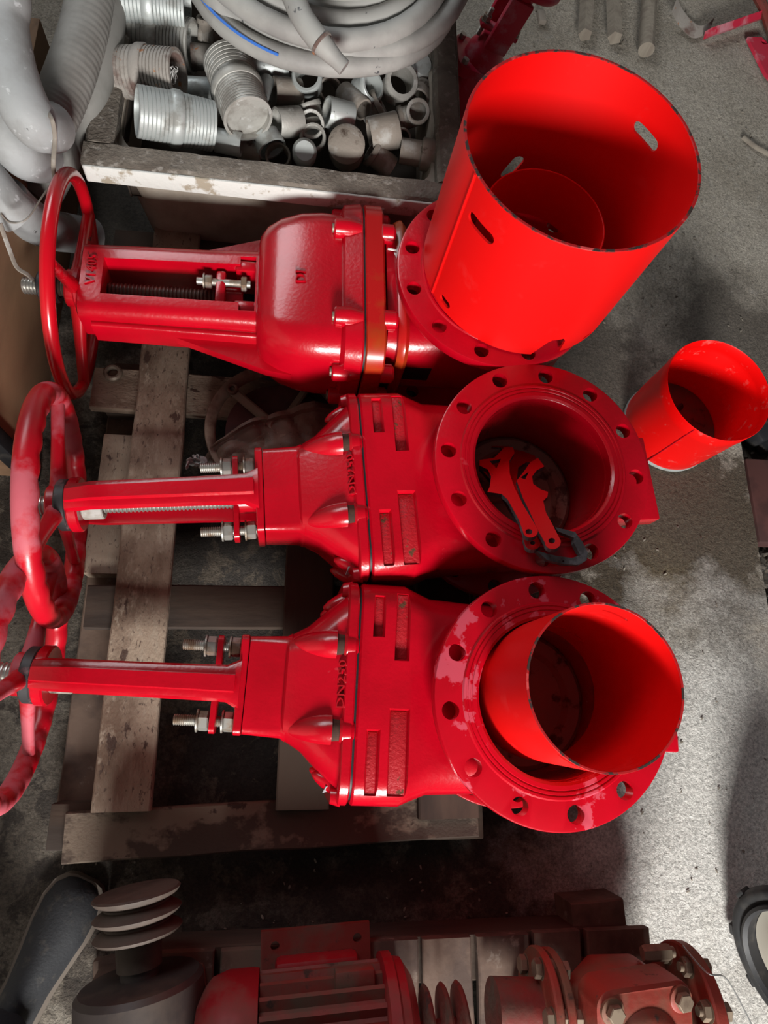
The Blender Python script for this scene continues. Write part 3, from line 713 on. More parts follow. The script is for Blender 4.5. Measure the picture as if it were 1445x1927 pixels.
key('spanner key hidden under the other two red spanner keys, deepest in the bore',
    [(925, 832), (945, 830), (966, 846), (985, 850), (1006, 858), (1012, 872), (990, 870), (975, 880), (972, 905), (990, 945), (1015, 1000)] + arcpx(1002, 1022, 15, 0, 180) + [(978, 990), (950, 940), (925, 905), (903, 880), (903, 868), (930, 872), (950, 856), (942, 842), (925, 842)],
    zk4, (1002, 1022, 5))

# ================================================================ the crate of pipe fittings
CX0, CX1, CY0, CY1, CZ = -.432, .338, 1.030, 1.92, .375
cr = thing('fittings_crate', 'dusty thick-rimmed crate with a chipped white edge, full of pipe fittings', 'crate', (0, 0, 0))
def rim(x0, x1, y0, y1):
    bm = new(); L = max(x1 - x0, y1 - y0); k = 30; lps = []; ax = x1 - x0 > y1 - y0
    for i in range(k + 1):
        t = i/k; j = .002*noise.noise((t*14, x0*9, y0*3)); j2 = .0035*noise.noise((t*22, x0*7, y0*5 + 3))
        if ax:
            x = x0 + (x1 - x0)*t; lps.append([(x, a, b) for a, b in ((y0 + j, CZ - .034), (y0 + j, CZ - .004), (y0 + .006, CZ + j), (y1 - .006 + j2, CZ + j), (y1 + j2, CZ - .006), (y1 + j2, CZ - .034))])
        else:
            y = y0 + (y1 - y0)*t; lps.append([(a, y, b) for a, b in ((x1 + j2*.4, CZ - .034), (x1 + j2*.4, CZ - .004), (x1 - .006, CZ + j), (x0 + .006 + j2, CZ + j), (x0 + j2, CZ - .006), (x0 + j2, CZ - .034))])
    loft(bm, lps); return obj('rim', bm, CRATE, cr)
rim(CX0, CX1, CY0, CY0 + .056); rim(CX0, CX0 + .056, CY0 + .054, CY1); rim(CX1 - .052, CX1, CY0 + .054, CY1); rim(CX0, CX1, CY1 - .001, CY1 + .055)
bm = new(); box(bm, CX0 + .002, CX1 - .002, CY0 - .006, CY0 + .0005, CZ - .046, CZ - .004, .003); obj('white_edge', bm, CHALK, cr)
bm = new(); box(bm, CX1 - .0005, CX1 + .004, CY0 + .01, CY1, CZ - .033, CZ - .003, .001); obj('edge_strip', bm, CRATE, cr)
bm = new()                                                     # tub: tapering outer shell, open top
loft(bm, [rr for rr in ([[(x*sx + (CX0 + CX1)/2, y*sy + (CY0 + CY1)/2, z) for x, y in rrect(.5, .5, .08, 5)] for sx, sy, z in
     ((.60, .76, .04), (.615, .775, .05), (.68, .80, .30), (.70, .80, CZ - .03), (.655, .76, CZ - .03), (.64, .755, .30), (.63, .75, .225))])])
obj('tub', bm, TUBW, cr, smooth=50)
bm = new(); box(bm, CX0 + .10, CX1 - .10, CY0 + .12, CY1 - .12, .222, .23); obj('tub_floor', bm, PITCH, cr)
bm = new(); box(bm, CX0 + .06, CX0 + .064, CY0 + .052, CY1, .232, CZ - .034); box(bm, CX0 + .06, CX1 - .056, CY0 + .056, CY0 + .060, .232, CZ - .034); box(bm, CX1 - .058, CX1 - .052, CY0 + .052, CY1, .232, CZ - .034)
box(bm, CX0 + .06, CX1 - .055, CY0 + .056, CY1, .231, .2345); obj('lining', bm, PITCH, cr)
bm = new(); box(bm, CX0 + .08, CX0 + .14, CY0 + .15, CY0 + .21, 0, .045, .004); box(bm, CX1 - .14, CX1 - .08, CY0 + .15, CY0 + .21, 0, .045, .004); box(bm, CX0 + .08, CX0 + .14, CY1 - .2, CY1 - .14, 0, .045, .004); box(bm, CX1 - .14, CX1 - .08, CY1 - .2, CY1 - .14, 0, .045, .004); obj('feet', bm, TUBW, cr)

def fdir(yaw, pitch): return (math.cos(R_(pitch))*math.cos(R_(yaw)), math.cos(R_(pitch))*math.sin(R_(yaw)), math.sin(R_(pitch)))
def place(o, px, py, z, yaw, pitch):
    o.matrix_world = axM(at(px, py, z), fdir(yaw, pitch)); return o
def ribbed(name, R, L, m, label, px, py, z, yaw, pitch, ribs=(9, 9), taper=.0, capped=False, wall=.006):
    """big hose nipple: two ribbed halves and a collar between"""
    bm = new(); prof = []; h = L/2
    def half(z0, z1, k, r0, r1):
        out = []
        for i in range(k):
            a = z0 + (z1 - z0)*i/k; b = z0 + (z1 - z0)*(i + 1)/k; r = r0 + (r1 - r0)*(i + .5)/k
            out += [(r - .0022, a + (b - a)*.02), (r, a + (b - a)*.22), (r, a + (b - a)*.92)]
        return out
    prof = half(-h, -.012, ribs[0], R*(1 - taper), R*.99) + [(R + .001, -.011), (R + .0035, -.006), (R + .0035, .006), (R + .001, .011)] + half(.012, h, ribs[1], R*.99, R*(1 - taper))
    re = R*(1 - taper)
    if capped: lathe(bm, [(.001, -h + .012), (re - wall, -h + .012)] + [(re - wall, -h)] + prof + [(re - wall, h), (re - wall, h - .014), (.001, h - .012)], None, 44)
    else: lathe(bm, prof + [(re - wall, h), (R - wall - .001, 0), (re - wall, -h)], None, 44, ring=True)
    o = obj(name, bm, m, smooth=30)
    tag(place(o, px, py, z, yaw, pitch), label, 'hose nipple', 'ribbed hose nipples in the crate'); return o
ribbed('hose_nipple', .052, .155, GALV, 'grey ribbed hose nipple behind the rusty one in the crate', 298, 76, .345, -9, 5, (7, 9))
ribbed('hose_nipple', .050, .148, RUST, 'rust-stained ribbed hose nipple with white threads in its mouth', 272, 138, .380, -8, 13, (7, 9), .06)
ribbed('hose_nipple', .050, .150, GALVB, 'bright ribbed hose nipple lying in the front left crate corner', 330, 224, .378, 11, -16, (8, 9), .05)
ribbed('hose_nipple', .0515, .165, GALV, 'ribbed hose nipple with a closed dull end leaning towards the crate front', 447, 170, .385, -71, 3, (7, 10), .0, True)
ribbed('hose_nipple', .052, .150, GALVB, 'ribbed hose nipple at the very top left of the crate', 285, 6, .40, -2, 0, (8, 9))
bm = new()
for i in range(9):
    p = [Vector((random.uniform(-.012, .012), random.uniform(-.022, .022), random.uniform(-.012, .014))) for _ in range(5)]
    tube(bm, catmull(p, 5), .0007, 5)
o = obj('string_tuft', bm, WHITE); o.location = at(322, 142, .405); tag(o, 'tuft of white string caught in the rusty hose nipple', 'string')

def fitting(kind, label, px, py, z, yaw, pitch, R, L, m=None, wall=.005, spin=0):
    m = m or GALVD
    bm = new(); h = L/2
    if kind == 'coupling':                                      # plain sleeve, slightly belled
        lathe(bm, [(R - wall, -h), (R - .001, -h), (R, -h + .002), (R, h - .002), (R - .001, h), (R - wall, h), (R - wall - .001, h*.5), (R - wall - .001, -h*.5)], None, 32, ring=True); nm = 'pipe_coupling'
    elif kind == 'reducer':
        lathe(bm, [(R*.70, -h), (R*.78, -h), (R*.80, -h*.05), (R, 0), (R, h), (R - wall, h), (R - wall, .004), (R*.70, -.004)], None, 32, ring=True); nm = 'pipe_reducer'
    elif kind == 'socket':                                      # sleeve with beaded mouth
        lathe(bm, [(R - wall, -h), (R*.97, -h), (R*.97, h - .014), (R + .003, h - .012), (R + .004, h - .004), (R + .001, h), (R - wall, h)], None, 32, ring=True); nm = 'pipe_socket'
    elif kind == 'cap':
        lathe(bm, [(.001, h - .001), (R*.75, h), (R, h - .008), (R, -h), (R - wall, -h), (R - wall, h - .01), (.001, h - .009)], None, 32); nm = 'capped_pipe_fitting'
    elif kind in ('elbow', 'tee'):
        k = 10; pts = [Vector((0, 0, h))] + [Vector((R*1.15 - R*1.15*math.cos(PI/2*i/k), 0, -R*1.15*math.sin(PI/2*i/k))) for i in range(k + 1)] + [Vector((R*1.15 + h, 0, -R*1.15))]
        if kind == 'tee': pts = [Vector((0, 0, h + .004*0)), Vector((0, 0, .0)), Vector((0, 0, -h))]
        out = []; 
        def sweep(pp, r, flip=False):
            nr = Vector((0, 1, 0)); lp = []
            for i, p in enumerate(pp):
                a = pp[max(i - 1, 0)]; b = pp[min(i + 1, len(pp) - 1)]; t = (b - a).normalized(); bn = t.cross(nr)
                lp.append([p + (nr*math.cos(2*PI*j/24) + bn*math.sin(2*PI*j/24))*r for j in range(24)])
            return lp
        o_, i_ = sweep(pts, R), sweep(pts, R - wall)
        loft(bm, o_ + i_[::-1], None, closed=True)
        for e, d in ((pts[0], (0, 0, 1)), (pts[-1], (pts[-1] - pts[-2]))):
            pipe(bm, R - wall*.8, R + .003, -.009, .0015, axM(e, d), 24, .001)
        if kind == 'tee':
            pipe(bm, R - wall, R, 0, R + h*.6, axM((0, 0, 0), (1, 0, 0)), 24, .001); pipe(bm, R - wall*.8, R + .003, R + h*.6 - .01, R + h*.6 + .001, axM((0, 0, 0), (1, 0, 0)), 24, .001)
        nm = 'pipe_elbow' if kind == 'elbow' else 'pipe_tee'
    o = obj(nm, bm, m, smooth=45)
    o.matrix_world = axM(at(px, py, z), fdir(yaw, pitch), R_(spin))
    return tag(o, label, nm.split('_')[1] if kind != 'cap' else 'pipe fitting', 'galvanised pipe fittings in the crate')
Gd, Gv, Gb = GALVD, GALV, GALVB
FIT = [
 ('coupling', 'half-buried smooth coupling touching the bright ribbed nipple\'s right end', 430, 268, .335, -5, 0, .024, .055, Gb),
 ('reducer', 'pale cone-shaped reducer under the closed end of the leaning nipple', 500, 258, .325, -60, -10, .033, .060, Gb),
 ('coupling', 'spotted coupling lying open to the left beside the leaning nipple', 542, 230, .340, 205, 12, .031, .056, Gv),
 ('elbow', 'small speckled elbow behind the spotted coupling', 582, 205, .338, 120, 40, .026, .022, Gv, .004, 60),
 ('coupling', 'light coupling lying open to the left in the middle of the pile', 637, 216, .350, 190, 18, .031, .058, Gb),
 ('socket', 'bright-mouthed socket standing open upwards just under the hose coil', 580, 152, .350, 250, 62, .030, .050, Gb),
 ('coupling', 'dull coupling open to the left, next to the ribbed leaning nipple', 540, 176, .325, 195, 10, .032, .062, Gd),
 ('cap', 'white-topped pipe cap standing against the crate\'s front rim', 573, 288, .330, 270, 55, .026, .055, Gb),
 ('elbow', 'small elbow behind the white-topped cap by the front rim', 590, 262, .325, 250, 60, .026, .03, Gv, .004, 120),
 ('cap', 'large dusty pipe cap with a grey splash, standing at the front rim', 652, 278, .330, 262, 58, .040, .075, Gd),
 ('coupling', 'large dusty coupling lying open to the right near the front rim', 722, 250, .335, 14, 10, .038, .066, Gd),
 ('socket', 'small socket lying open to the left at the front rim', 716, 300, .305, 165, 25, .026, .06, Gd),
 ('elbow', 'elbow with its mouth upwards by the right crate wall', 785, 212, .335, 265, 55, .024, .026, Gd, .005, 200),
 ('socket', 'big socket with a bright rusty mouth open upwards under the coil', 750, 160, .345, 285, 58, .035, .06, Gv, .008),
 ('coupling', 'dull coupling wedged between the big socket and the right crate wall', 790, 178, .325, 255, 15, .026, .055, Gd),
 ('reducer', 'dusty two-step reducer lying open to the right in the front right corner', 793, 290, .330, -7, 4, .034, .095, Gd),
 ('socket', 'thin-walled socket partly hidden under the coil edge, open right', 690, 166, .335, 330, 45, .030, .045, Gb, .004),
 ('coupling', 'slanting coupling leaning on the light one in the middle', 665, 190, .325, -52, 10, .024, .075, Gd),
 ('cap', 'small bright pipe cap under the coil by the right crate wall', 786, 128, .335, 300, 60, .030, .05, Gb),
 ('coupling', 'light coupling between the rusty nipple and the leaning nipple', 374, 172, .320, 0, 5, .028, .06, Gb),
 ('coupling', 'rust-brown coupling behind the leaning nipple', 382, 108, .330, 5, 0, .026, .05, RUST),
 ('tee', 'dark tee between the top nipples and the coil', 398, 70, .345, -20, 10, .026, .034, Gd, .005, 70),
 ('coupling', 'dark-mouthed coupling above the leaning nipple', 468, 78, .345, 280, 45, .030, .05, Gv, .004),
 ('cap', 'white dusty pipe end lying under the coil\'s left edge', 510, 124, .335, -5, 0, .030, .085, Gb),
 ('coupling', 'narrow pale coupling right beside the leaning nipple', 498, 166, .340, 80, 0, .016, .05, Gb),
 ('coupling', 'dark coupling in the shade under the front of the coil', 618, 172, .310, 285, 50, .027, .05, Gd),
 ('coupling', 'dark ring-like coupling low against the front rim', 524, 300, .290, 265, 65, .028, .05, Gd),
 ('socket', 'dark socket low in the pile behind the large dusty coupling', 700, 206, .300, 20, 35, .030, .05, Gd),
 ('elbow', 'dark elbow at the bottom of the pile behind the light middle coupling', 640, 250, .290, 300, 30, .026, .026, Gd, .005, 10),
 ('coupling', 'short coupling tucked behind the right-hand end of the dusty coupling', 752, 262, .305, 285, 50, .022, .04, Gd),
 ('coupling', 'shaded coupling left of the bright cone reducer, by the front rim', 470, 280, .305, -5, 5, .024, .05, Gd),
 ('elbow', 'shaded elbow low in the pile between the two ribbed front nipples', 410, 215, .300, 40, 20, .025, .026, Gd, .005, 40),
 ('coupling', 'shaded coupling at the back right crate wall under the coil', 800, 90, .310, 270, 20, .030, .06, Gd),
]
for f in FIT:
    kind, lab, px, py, z, yaw, pit, Rr, L, m = f[:10]
    fitting(kind, lab, px, py, z, yaw, pit, Rr, L, m, f[10] if len(f) > 10 else .005, f[11] if len(f) > 11 else 0)

# ---- coil of grey hose with a blue stripe, on top of the crate
ccx, ccy = .042, 1.505
hr = .0205
pts = []; rads = []
turns = [(.298, .485), (.258, .495), (.280, .530), (.236, .540), (.196, .525), (.156, .545), (.210, .580), (.115, .555)]
steps = 40
for k, (r, z) in enumerate(turns):
    r2, z2 = turns[k + 1] if k + 1 < len(turns) else turns[k]
    for i in range(steps):
        a = 2*PI*i/steps - PI*.5 + PI*.65; t = max(0, (i/steps - .55)/.45); t = t*t*(3 - 2*t)
        rr = r + (r2 - r)*t; zz = z + (z2 - z)*t + .006*math.sin(3*a + k)
        pts.append(Vector((ccx + rr*math.cos(a) + .006*math.sin(k*2.1), ccy + rr*math.sin(a)*(1 + .012*math.sin(k*1.7)), zz)))
def smoothed(P, n=2):
    for _ in range(n): P = [P[0]] + [(P[i-1] + P[i]*2 + P[i+1])/4 for i in range(1, len(P) - 1)] + [P[-1]]
    return P
P = smoothed(pts, 3)
cl = thing('hose_coil', 'coil of light grey hose with a blue stripe lying on the crate', 'hose', (ccx, ccy, .40))
def rel(P, o): return [Vector(p) - o.location for p in P]
bm = new(); tube(bm, rel(P, cl), hr, 16); obj('coiled_hose', bm, COIL, cl, smooth=60)
E1 = catmull([at(500, -90, .62), at(545, -20, .612), at(570, 35, .602), at(605, 82, .590), at(648, 128, .572)], 8)
bm = new(); tube(bm, rel(E1, cl), [hr*1.02]*24 + [hr*.98 - .0012*min(i, 5) for i in range(len(E1) - 24)], 16); he = obj('free_end', bm, COIL, cl, smooth=60)
for t0 in (24,):
    p = E1[t0] - cl.location; d = E1[t0 + 1] - E1[t0 - 1]
    bm = new(); pipe(bm, hr*.98, hr*1.12, -.003, .003, axM(p, d), 20, .001); obj('wire_clip', bm, RUST, he)
L2 = catmull([at(385, -40, .52), at(405, 0, .505), at(428, 30, .49), at(466, 48, .48), at(540, 30, .50)], 8)
bm = new(); tube(bm, rel(L2, cl), hr*1.25, 16, sy=.8); obj('loose_loop', bm, COIL, cl, smooth=60)
sp = []                                                        # printed stripe, a thin line on the outer turn
for i in range(13):
    a = R_(214 + i*3.1); r, z = turns[0]; rr = r - .002 + .010
    sp.append(Vector((ccx + rr*math.cos(a), ccy + rr*math.sin(a), z + .0188)) - cl.location)
bm = new(); tube(bm, sp, .0026, 8, sy=.5); obj('stripe', bm, BLUE, cl)

# ---- thick grey suction hoses hanging at the left
def hose(label, path, r, m=HOSE, ribs=None, tail=(), head=False):
    path = [at(*p) for p in path]; path = [Vector(q) for q in tail][::-1] + path if (tail and head) else path + [Vector(q) for q in tail]
    P = catmull(path, 10); P = smoothed(P, 6); b = P[0]
    bm = new(); tube(bm, P, r, 20)
    if ribs:
        bm.free(); bm = new(); P = smoothed(catmull(path, 26), 12)
        tube(bm, P, r, 20, rf=lambda i, a: r*(1 + .018*math.sin(i*1.9)*max(0, math.sin(a + ribs))))
    return tag(obj('suction_hose', bm, m, smooth=60), label, 'hose', 'thick grey suction hoses')
hose('thick grey suction hose, upper bend nearest the top left corner', [(-8, -60, .60), (2, 40, .575), (20, 130, .55), (45, 200, .525), (72, 236, .497), (98, 240, .46)], .042, tail=[(-.74, 1.50, .60), (-.90, 1.72, .42), (-1.0, 1.95, .16), (-1.04, 2.15, .045), (-1.0, 2.45, .043)], head=True)
hose('creased dusty suction hose running up beside the top bend', [(85, 240, .41), (106, 205, .42), (136, 130, .435), (160, 50, .44), (180, -50, .445)], .045, HOSED, 1.0, tail=[(-.42, 1.62, .40), (-.45, 1.85, .25), (-.47, 2.05, .09), (-.46, 2.3, .046)])
hose('thick grey suction hose, second bend below the top one', [(-60, 80, .50), (-25, 175, .48), (8, 245, .45), (45, 292, .41), (82, 298, .37)], .043, tail=[(-.76, 1.22, .47), (-.90, 1.28, .41), (-1.05, 1.30, .405), (-1.2, 1.25, .405)], head=True)
hose('dusty suction hose curving along the crate rim', [(80, 352, .25), (100, 312, .29), (132, 245, .345), (166, 160, .385), (190, 70, .40), (206, -50, .41)], .044, HOSED, tail=[(-.345 - .02, 1.60, .42), (-.36, 1.85, .42), (-.42, 2.08, .25), (-.50, 2.25, .07), (-.56, 2.5, .045)])
hose('short grey suction hose end pointing at the plywood', [(-70, 275, .42), (-28, 335, .40), (8, 380, .375), (34, 404, .35)], .040, tail=[(-.74, 1.02, .405), (-.92, 1.05, .402), (-1.1, 1.12, .402)], head=True)
hose('grey suction hose passing behind the upper valve wheel', [(10, 372, .36), (50, 410, .29), (95, 432, .21), (140, 440, .12), (175, 446, .08)], .042)
def band(label, pts, r=.0035):
    bm = new(); tube(bm, catmull([at(*p) for p in pts], 8), r, 8, sy=.45); return tag(obj('tie_strap', bm, GALVD), label, 'strap')
band('thin grey strap tied round the hose bends', [(86, 208, .52), (98, 226, .535), (103, 262, .50), (100, 310, .475), (104, 345, .42)], .004)
band('thin grey strap round the short hose end', [(100, 340, .41), (78, 372, .42), (50, 412, .425), (20, 418, .41), (2, 402, .43)], .0035)
bm = new(); pipe(bm, .030, .036, 0, .9, axM(at(58, 185, .012), (-.02, .30, .95)), 28); tag(obj('black_pipe', bm, BLACK), 'black upright pipe standing behind the grey hose bends', 'pipe')
# plywood box along the left edge
pb = thing('plywood_box', 'brown plywood box along the left edge behind the valve wheels', 'box', (-.80, .86, 0))
bm = new(); box(bm, .22, .238, -.36, .54, .0, .36, .002); obj('side_panel', bm, PLY, pb)
bm = new(); box(bm, -.5, .218, -.36, -.342, .0, .36, .002); obj('end_panel', bm, PLY, pb)
bm = new(); box(bm, -.5, .218, -.34, .54, .345, .36, .002); obj('lid', bm, PLY, pb)
bm = new(); box(bm, .215, .250, -.372, -.338, 0, .36, .004); obj('corner_post', bm, BLACK, pb)
bm = new(); tube(bm, catmull([at(0, 420, .40), at(18, 470, .36), at(32, 503, .34), at(52, 517, .33), at(66, 530, .30)], 6), .0045, 8, sy=.5); tag(obj('bark_strip', bm, GALVD), 'frayed grey strip of cord hanging against the plywood', 'cord')

# ================================================================ handwheel wrapped in plastic, on the pallet
hw = thing('spare_handwheel', 'dusty spare handwheel wrapped in brown plastic on the pallet', 'handwheel', (-.030, .585, .150))
bm = new(); k = 72; tube(bm, [(.143*math.cos(2*PI*i/k), .143*math.sin(2*PI*i/k), 0) for i in range(k)], .0145, 10, closed=True, sy=.55); obj('wheel_ring', bm, WHEELW, hw, smooth=60)
for a in (60, 140, 220, 300, 20):
    a = R_(a); bm = new(); tube(bm, [(r*math.cos(a), r*math.sin(a), z) for r, z in ((.02, .004), (.07, .002), (.141, 0))], .011, 10, sy=.6); obj('spoke', bm, WHEELW, hw)
bm = new(); pipe(bm, .012, .030, -.012, .022, None, 28, .003); obj('hub', bm, WHEELW, hw)
a = R_(140); bm = new(); pipe(bm, .006, .0125, .0, .012, Matrix.Translation((.132*math.cos(a), .132*math.sin(a), .004)), 20, .002); obj('grip_boss', bm, WHEELW, hw)
bm = new(); lathe(bm, [(.001, -.014), (.112, -.014), (.112, -.011), (.001, -.011)], None, 48); obj('inner_disc', bm, PLATE, hw)
# crumpled bag sheet draped over the lower right of the wheel
bm = new(); N = 44; g = []
def bagz(x, y):
    q = Vector((x*14, y*14, .7)); r = abs(noise.noise(q)) + .5*abs(noise.noise(q*2.3))
    return r
for i in range(N + 1):
    row = []
    for j in range(N + 1):
        u = i/N; w = j/N
        # quad in pallet plane: corners traced round the bag
        A, B, C_, D = Vector((-.195, .508)), Vector((.125, .445)), Vector((.135, .66)), Vector((.02, .722))
        p = (A*(1 - u) + B*u)*(1 - w) + (Vector((-.155, .545))*(1 - u) + (D*(1 - u*.9) + C_*u*.9)*u + Vector((-.10, .60))*(1 - u)*0 + (Vector((-.155, .545)))*0)*w
        x, y = p.x, p.y; d = Vector((x + .02, y - .60)).length
        z = .164 + .026*bagz(x, y) - .02*max(0, (d - .10)/.06) + (.012 if w > .93 else 0)
        row.append(bm.verts.new((x + .02, y - .60, max(z, .142) - .150)))
    g.append(row)
for i in range(N):
    for j in range(N): bm.faces.new((g[i][j], g[i+1][j], g[i+1][j+1], g[i][j+1]))
o = obj('plastic_bag', bm, BAG, hw, smooth=28)
bm = new(); 
for i in range(12):
    a = i*.5; q = Matrix.Translation((-.175 + .012*math.cos(a*2) + .002*i, -.085 + .010*math.sin(a*3), .002 + .002*(i % 4))) @ Euler((a, a*2, a*3)).to_matrix().to_4x4() @ Matrix.Diagonal((.012, .009, .003, 1))
    bmesh.ops.create_icosphere(bm, subdivisions=1, radius=1, matrix=q)
obj('bag_corner', bm, GALVB, hw, smooth=20)

# ================================================================ far side: pink wrapped valve, stakes, steel tool
fv = thing('small_wrapped_valve', 'small red valve in pink plastic film behind the crate', 'valve', at(896, 128, .24), (R_(-4), R_(16), 0))
bm = new(); sections(bm, [(-.16, .05, .05, .02), (-.13, .062, .05, .02), (.0, .062, .05, .02), (.02, .055, .045, .02)], axM((0, 0, 0), (0, 0, 1)) @ Matrix.Rotation(R_(-90), 4, 'Y')); obj('body', bm, REDP, fv)
bm = new(); prism(bm, rrect(.070, .060, .022, 4), [], .0, .026); obj('bonnet_flange', bm, REDP, fv)
for x, y in ((-.055, .045), (.055, .045), (-.055, -.045), (.055, -.045)):
    hex_nut(fv, 'nut', .009, (x, y, .026), ZAX, .012, ZINC)
bm = new(); lathe(bm, [(.050, .02), (.048, .05), (.034, .075), (.030, .085)], None, 28); obj('bonnet', bm, REDP, fv)
bm = new(); box(bm, -.030, .030, -.045, -.028, .075, .20, .005); obj('yoke_arm', bm, REDP, fv)
bm = new(); box(bm, -.030, .030, .028, .045, .075, .20, .005); obj('yoke_arm', bm, REDP, fv)
bm = new(); box(bm, -.052, .052, -.014, .014, .098, .110, .003); obj('gland_plate', bm, REDP, fv)
for s in (-1, 1):
    bm = new(); threaded(bm, .006, .0008, .0022, 0, .065, Matrix.Translation((s*.042, 0, .075)), 12); st = obj('stud', bm, ZINC, fv); hex_nut(st, 'nut', .011, (s*.042, 0, .112), ZAX, .012, ZINC)
bm = new(); lathe(bm, [(.036, .195), (.038, .20), (.038, .215), (.03, .222)], None, 28); obj('yoke_head', bm, REDP, fv)
bm = new(); k = 60; tube(bm, [(.076*math.cos(2*PI*i/k), .076*math.sin(2*PI*i/k), .235) for i in range(k)], .009, 10, closed=True); w_ = obj('handwheel', bm, REDP, fv, smooth=60)
bm = new(); lathe(bm, [(.001, .229), (.070, .231), (.070, .237), (.001, .240)], None, 40); obj('web', bm, REDP, w_)
bm = new(); k = 28
lps = [[(( .066 + .010*noise.noise((math.cos(2*PI*j/k)*2, math.sin(2*PI*j/k)*2, z*30)))*math.cos(2*PI*j/k), (.060 + .010*noise.noise((math.cos(2*PI*j/k)*2, math.sin(2*PI*j/k)*2, z*30 + 7)))*math.sin(2*PI*j/k), z) for j in range(k)] for z in [-.16 + .02*i for i in range(10)]]
loft(bm, lps, caps=False); obj('plastic_film', bm, PINKFILM, fv, smooth=25)
bm = new(); box(bm, -.012, .012, -.008, .008, 0, .05, .003); o = obj('grey_peg', bm, GALVD); o.matrix_world = axM(at(1015, 42, .02), (.05, -1, .05)); o.location = at(1017, 22, .012)
tag(o, 'short grey wooden peg on the floor beside the wrapped valve', 'peg')

def stake(label, a, b, r0, r1, k=7):
    bm = new(); A, B = at(*a), at(*b); P = [A.lerp(B, i/6) + Vector((.003*noise.noise((i, r0*100, 0)), 0, 0)) for i in range(7)]
    tube(bm, P, [r0 + (r1 - r0)*i/6 + .0012*noise.noise((i*2.2, r0*50, 2)) for i in range(7)], k)
    return tag(obj('wooden_stake', bm, STAKE, smooth=30), label, 'stake', 'wooden stakes on the floor')
stake('weathered wooden stake, leftmost of the three at the top edge', (1101, 66, .03), (1112, -150, .03), .022, .026, 5)
stake('weathered wooden stake in the middle of the three', (1157, 72, .03), (1146, -150, .03), .023, .024, 5)
stake('round grey wooden stake, longest of the three', (1216, 94, .03), (1229, -150, .03), .025, .025, 12)
tl = thing('steel_scraper', 'rusty curved steel scraper with a red handle bar at the top right', 'scraper', at(1310, 60, .0))
def relp(pts): return [at(*p) - tl.location for p in pts]
lo = catmull(relp([(1264, 22, .05), (1270, 36, .03), (1284, 56, .018), (1304, 72, .010), (1324, 66, .010), (1334, 56, .012)]), 5); bm = new()
lps = []
for p in lo: lps.append([p + Vector((0, 0, 0)), p + Vector((.006, .006, 0)), p + Vector((.02, .045, .012)), p + Vector((.014, .039, .012))])
loft(bm, lps); obj('blade', bm, RUST, tl)
A, B = relp([(1330, 64, .03), (1475, 14, .035)]); bm = new(); tube(bm, [A, A.lerp(B, .5), B], .020, 4, sy=.55, up=(0, 0, 1)); obj('handle_bar', bm, REDP, tl)
bm = new(); P = [at(1412, 62, .03), at(1440, 60, .035), at(1500, 120, .035), at(1500, 190, .03), at(1446, 130, .03)]
c0 = sum(P, Vector())/5
prism(bm, [((p - c0).x, (p - c0).y) for p in P], [circle(.011, 12, (at(1443, 72, .03) - c0).x, (at(1443, 72, .03) - c0).y)], 0, .012)
o = obj('red_bracket_plate', bm, REDP, loc=(c0.x, c0.y, .005)); tag(o, 'faded red steel bracket plate at the right edge by the scraper', 'bracket')
bm = new(); tube(bm, [at(1418, -20, .06), at(1440, 20, .05), at(1452, 60, .03), at(1470, 110, .016)], .016, 8); tag(obj('steel_rod', bm, REDD), 'reddish steel rod crossing the scraper handle at the right edge', 'rod')
bm = new(); tube(bm, catmull([at(1398, 258, .006), at(1420, 275, .010), at(1450, 292, .008)], 6), .007, 8, sy=.4); tag(obj('bark_piece', bm, STAKE), 'curled strip of bark on the floor at the right edge', 'bark')

# ================================================================ near side: pump set on a slatted pallet
sp_ = thing('slatted_pallet', 'dark slatted wooden pallet under the dirty red motor', 'pallet', (.3, -.40, 0))
ys = [-.27, -.155, -.035, .075, .180, .290]
xs0 = [(-.505, -.395), (-.385, -.275), (-.265, -.155), (-.145, -.028), (-.019, .074), (.084, .186), (.197, .290), (.301, .430)]
for x0, x1 in xs0:
    board(sp_, .62, x1 - x0, .022, ((x0 + x1)/2, -.318 + .006*random.random(), .109), R_(90), WOODP)
for y, L, x in ((-.045, .92, -.06), (-.33, .92, -.06), (-.58, .92, -.06)):
    board(sp_, L, .08, .09, (x, y, .052), 0, WOODD, 'stringer')
board(sp_, .11, .075, .085, (.345, .0, .0455), R_(2), WOODP, 'block')

mo = thing('electric_motor', 'dusty red finned electric motor on the slatted pallet', 'motor', (.09, -.515, .228), (0, 0, R_(2.5)))
bm = new(); k = 40; lps = []
def finr(j, n_): return .093 + (.013 if j % 4 in (0, 1) else 0)
prof_f = []
for j in range(96):
    a = 2*PI*j/96; r = .108 if (j % 4) < 2 else .094; prof_f.append((r*math.cos(a), r*math.sin(a)))
loft(bm, [[(x, p, q) for p, q in prof_f] for x in (-.098, .098)]); obj('finned_housing', bm, REDD, mo, smooth=20)
MRED = mat('shaded_motor_red', (.24, .005, .010), [((.17, .045, .035), 8, .5, .66, .8)], rough=.45)  # base colour lowered to stand in for the person's shadow
bm = new(); lathe(bm, [(.112, .100), (.114, .11), (.114, .15), (.106, .175), (.085, .195), (.04, .203), (.001, .204)], axM((0, 0, 0), (-1, 0, 0)), 56); obj('fan_cowl', bm, MRED, mo, smooth=50)
bm = new(); lathe(bm, [(.108, .098), (.118, .102), (.118, .118), (.110, .122), (.108, .135), (.085, .150), (.03, .155), (.001, .155)], axM((0, 0, 0), XAX), 56); obj('end_bell', bm, MRED, mo)
bm = new(); lathe(bm, [(.016, .15), (.016, .24)], axM((0, 0, 0), XAX), 24); obj('shaft', bm, REDD, mo)
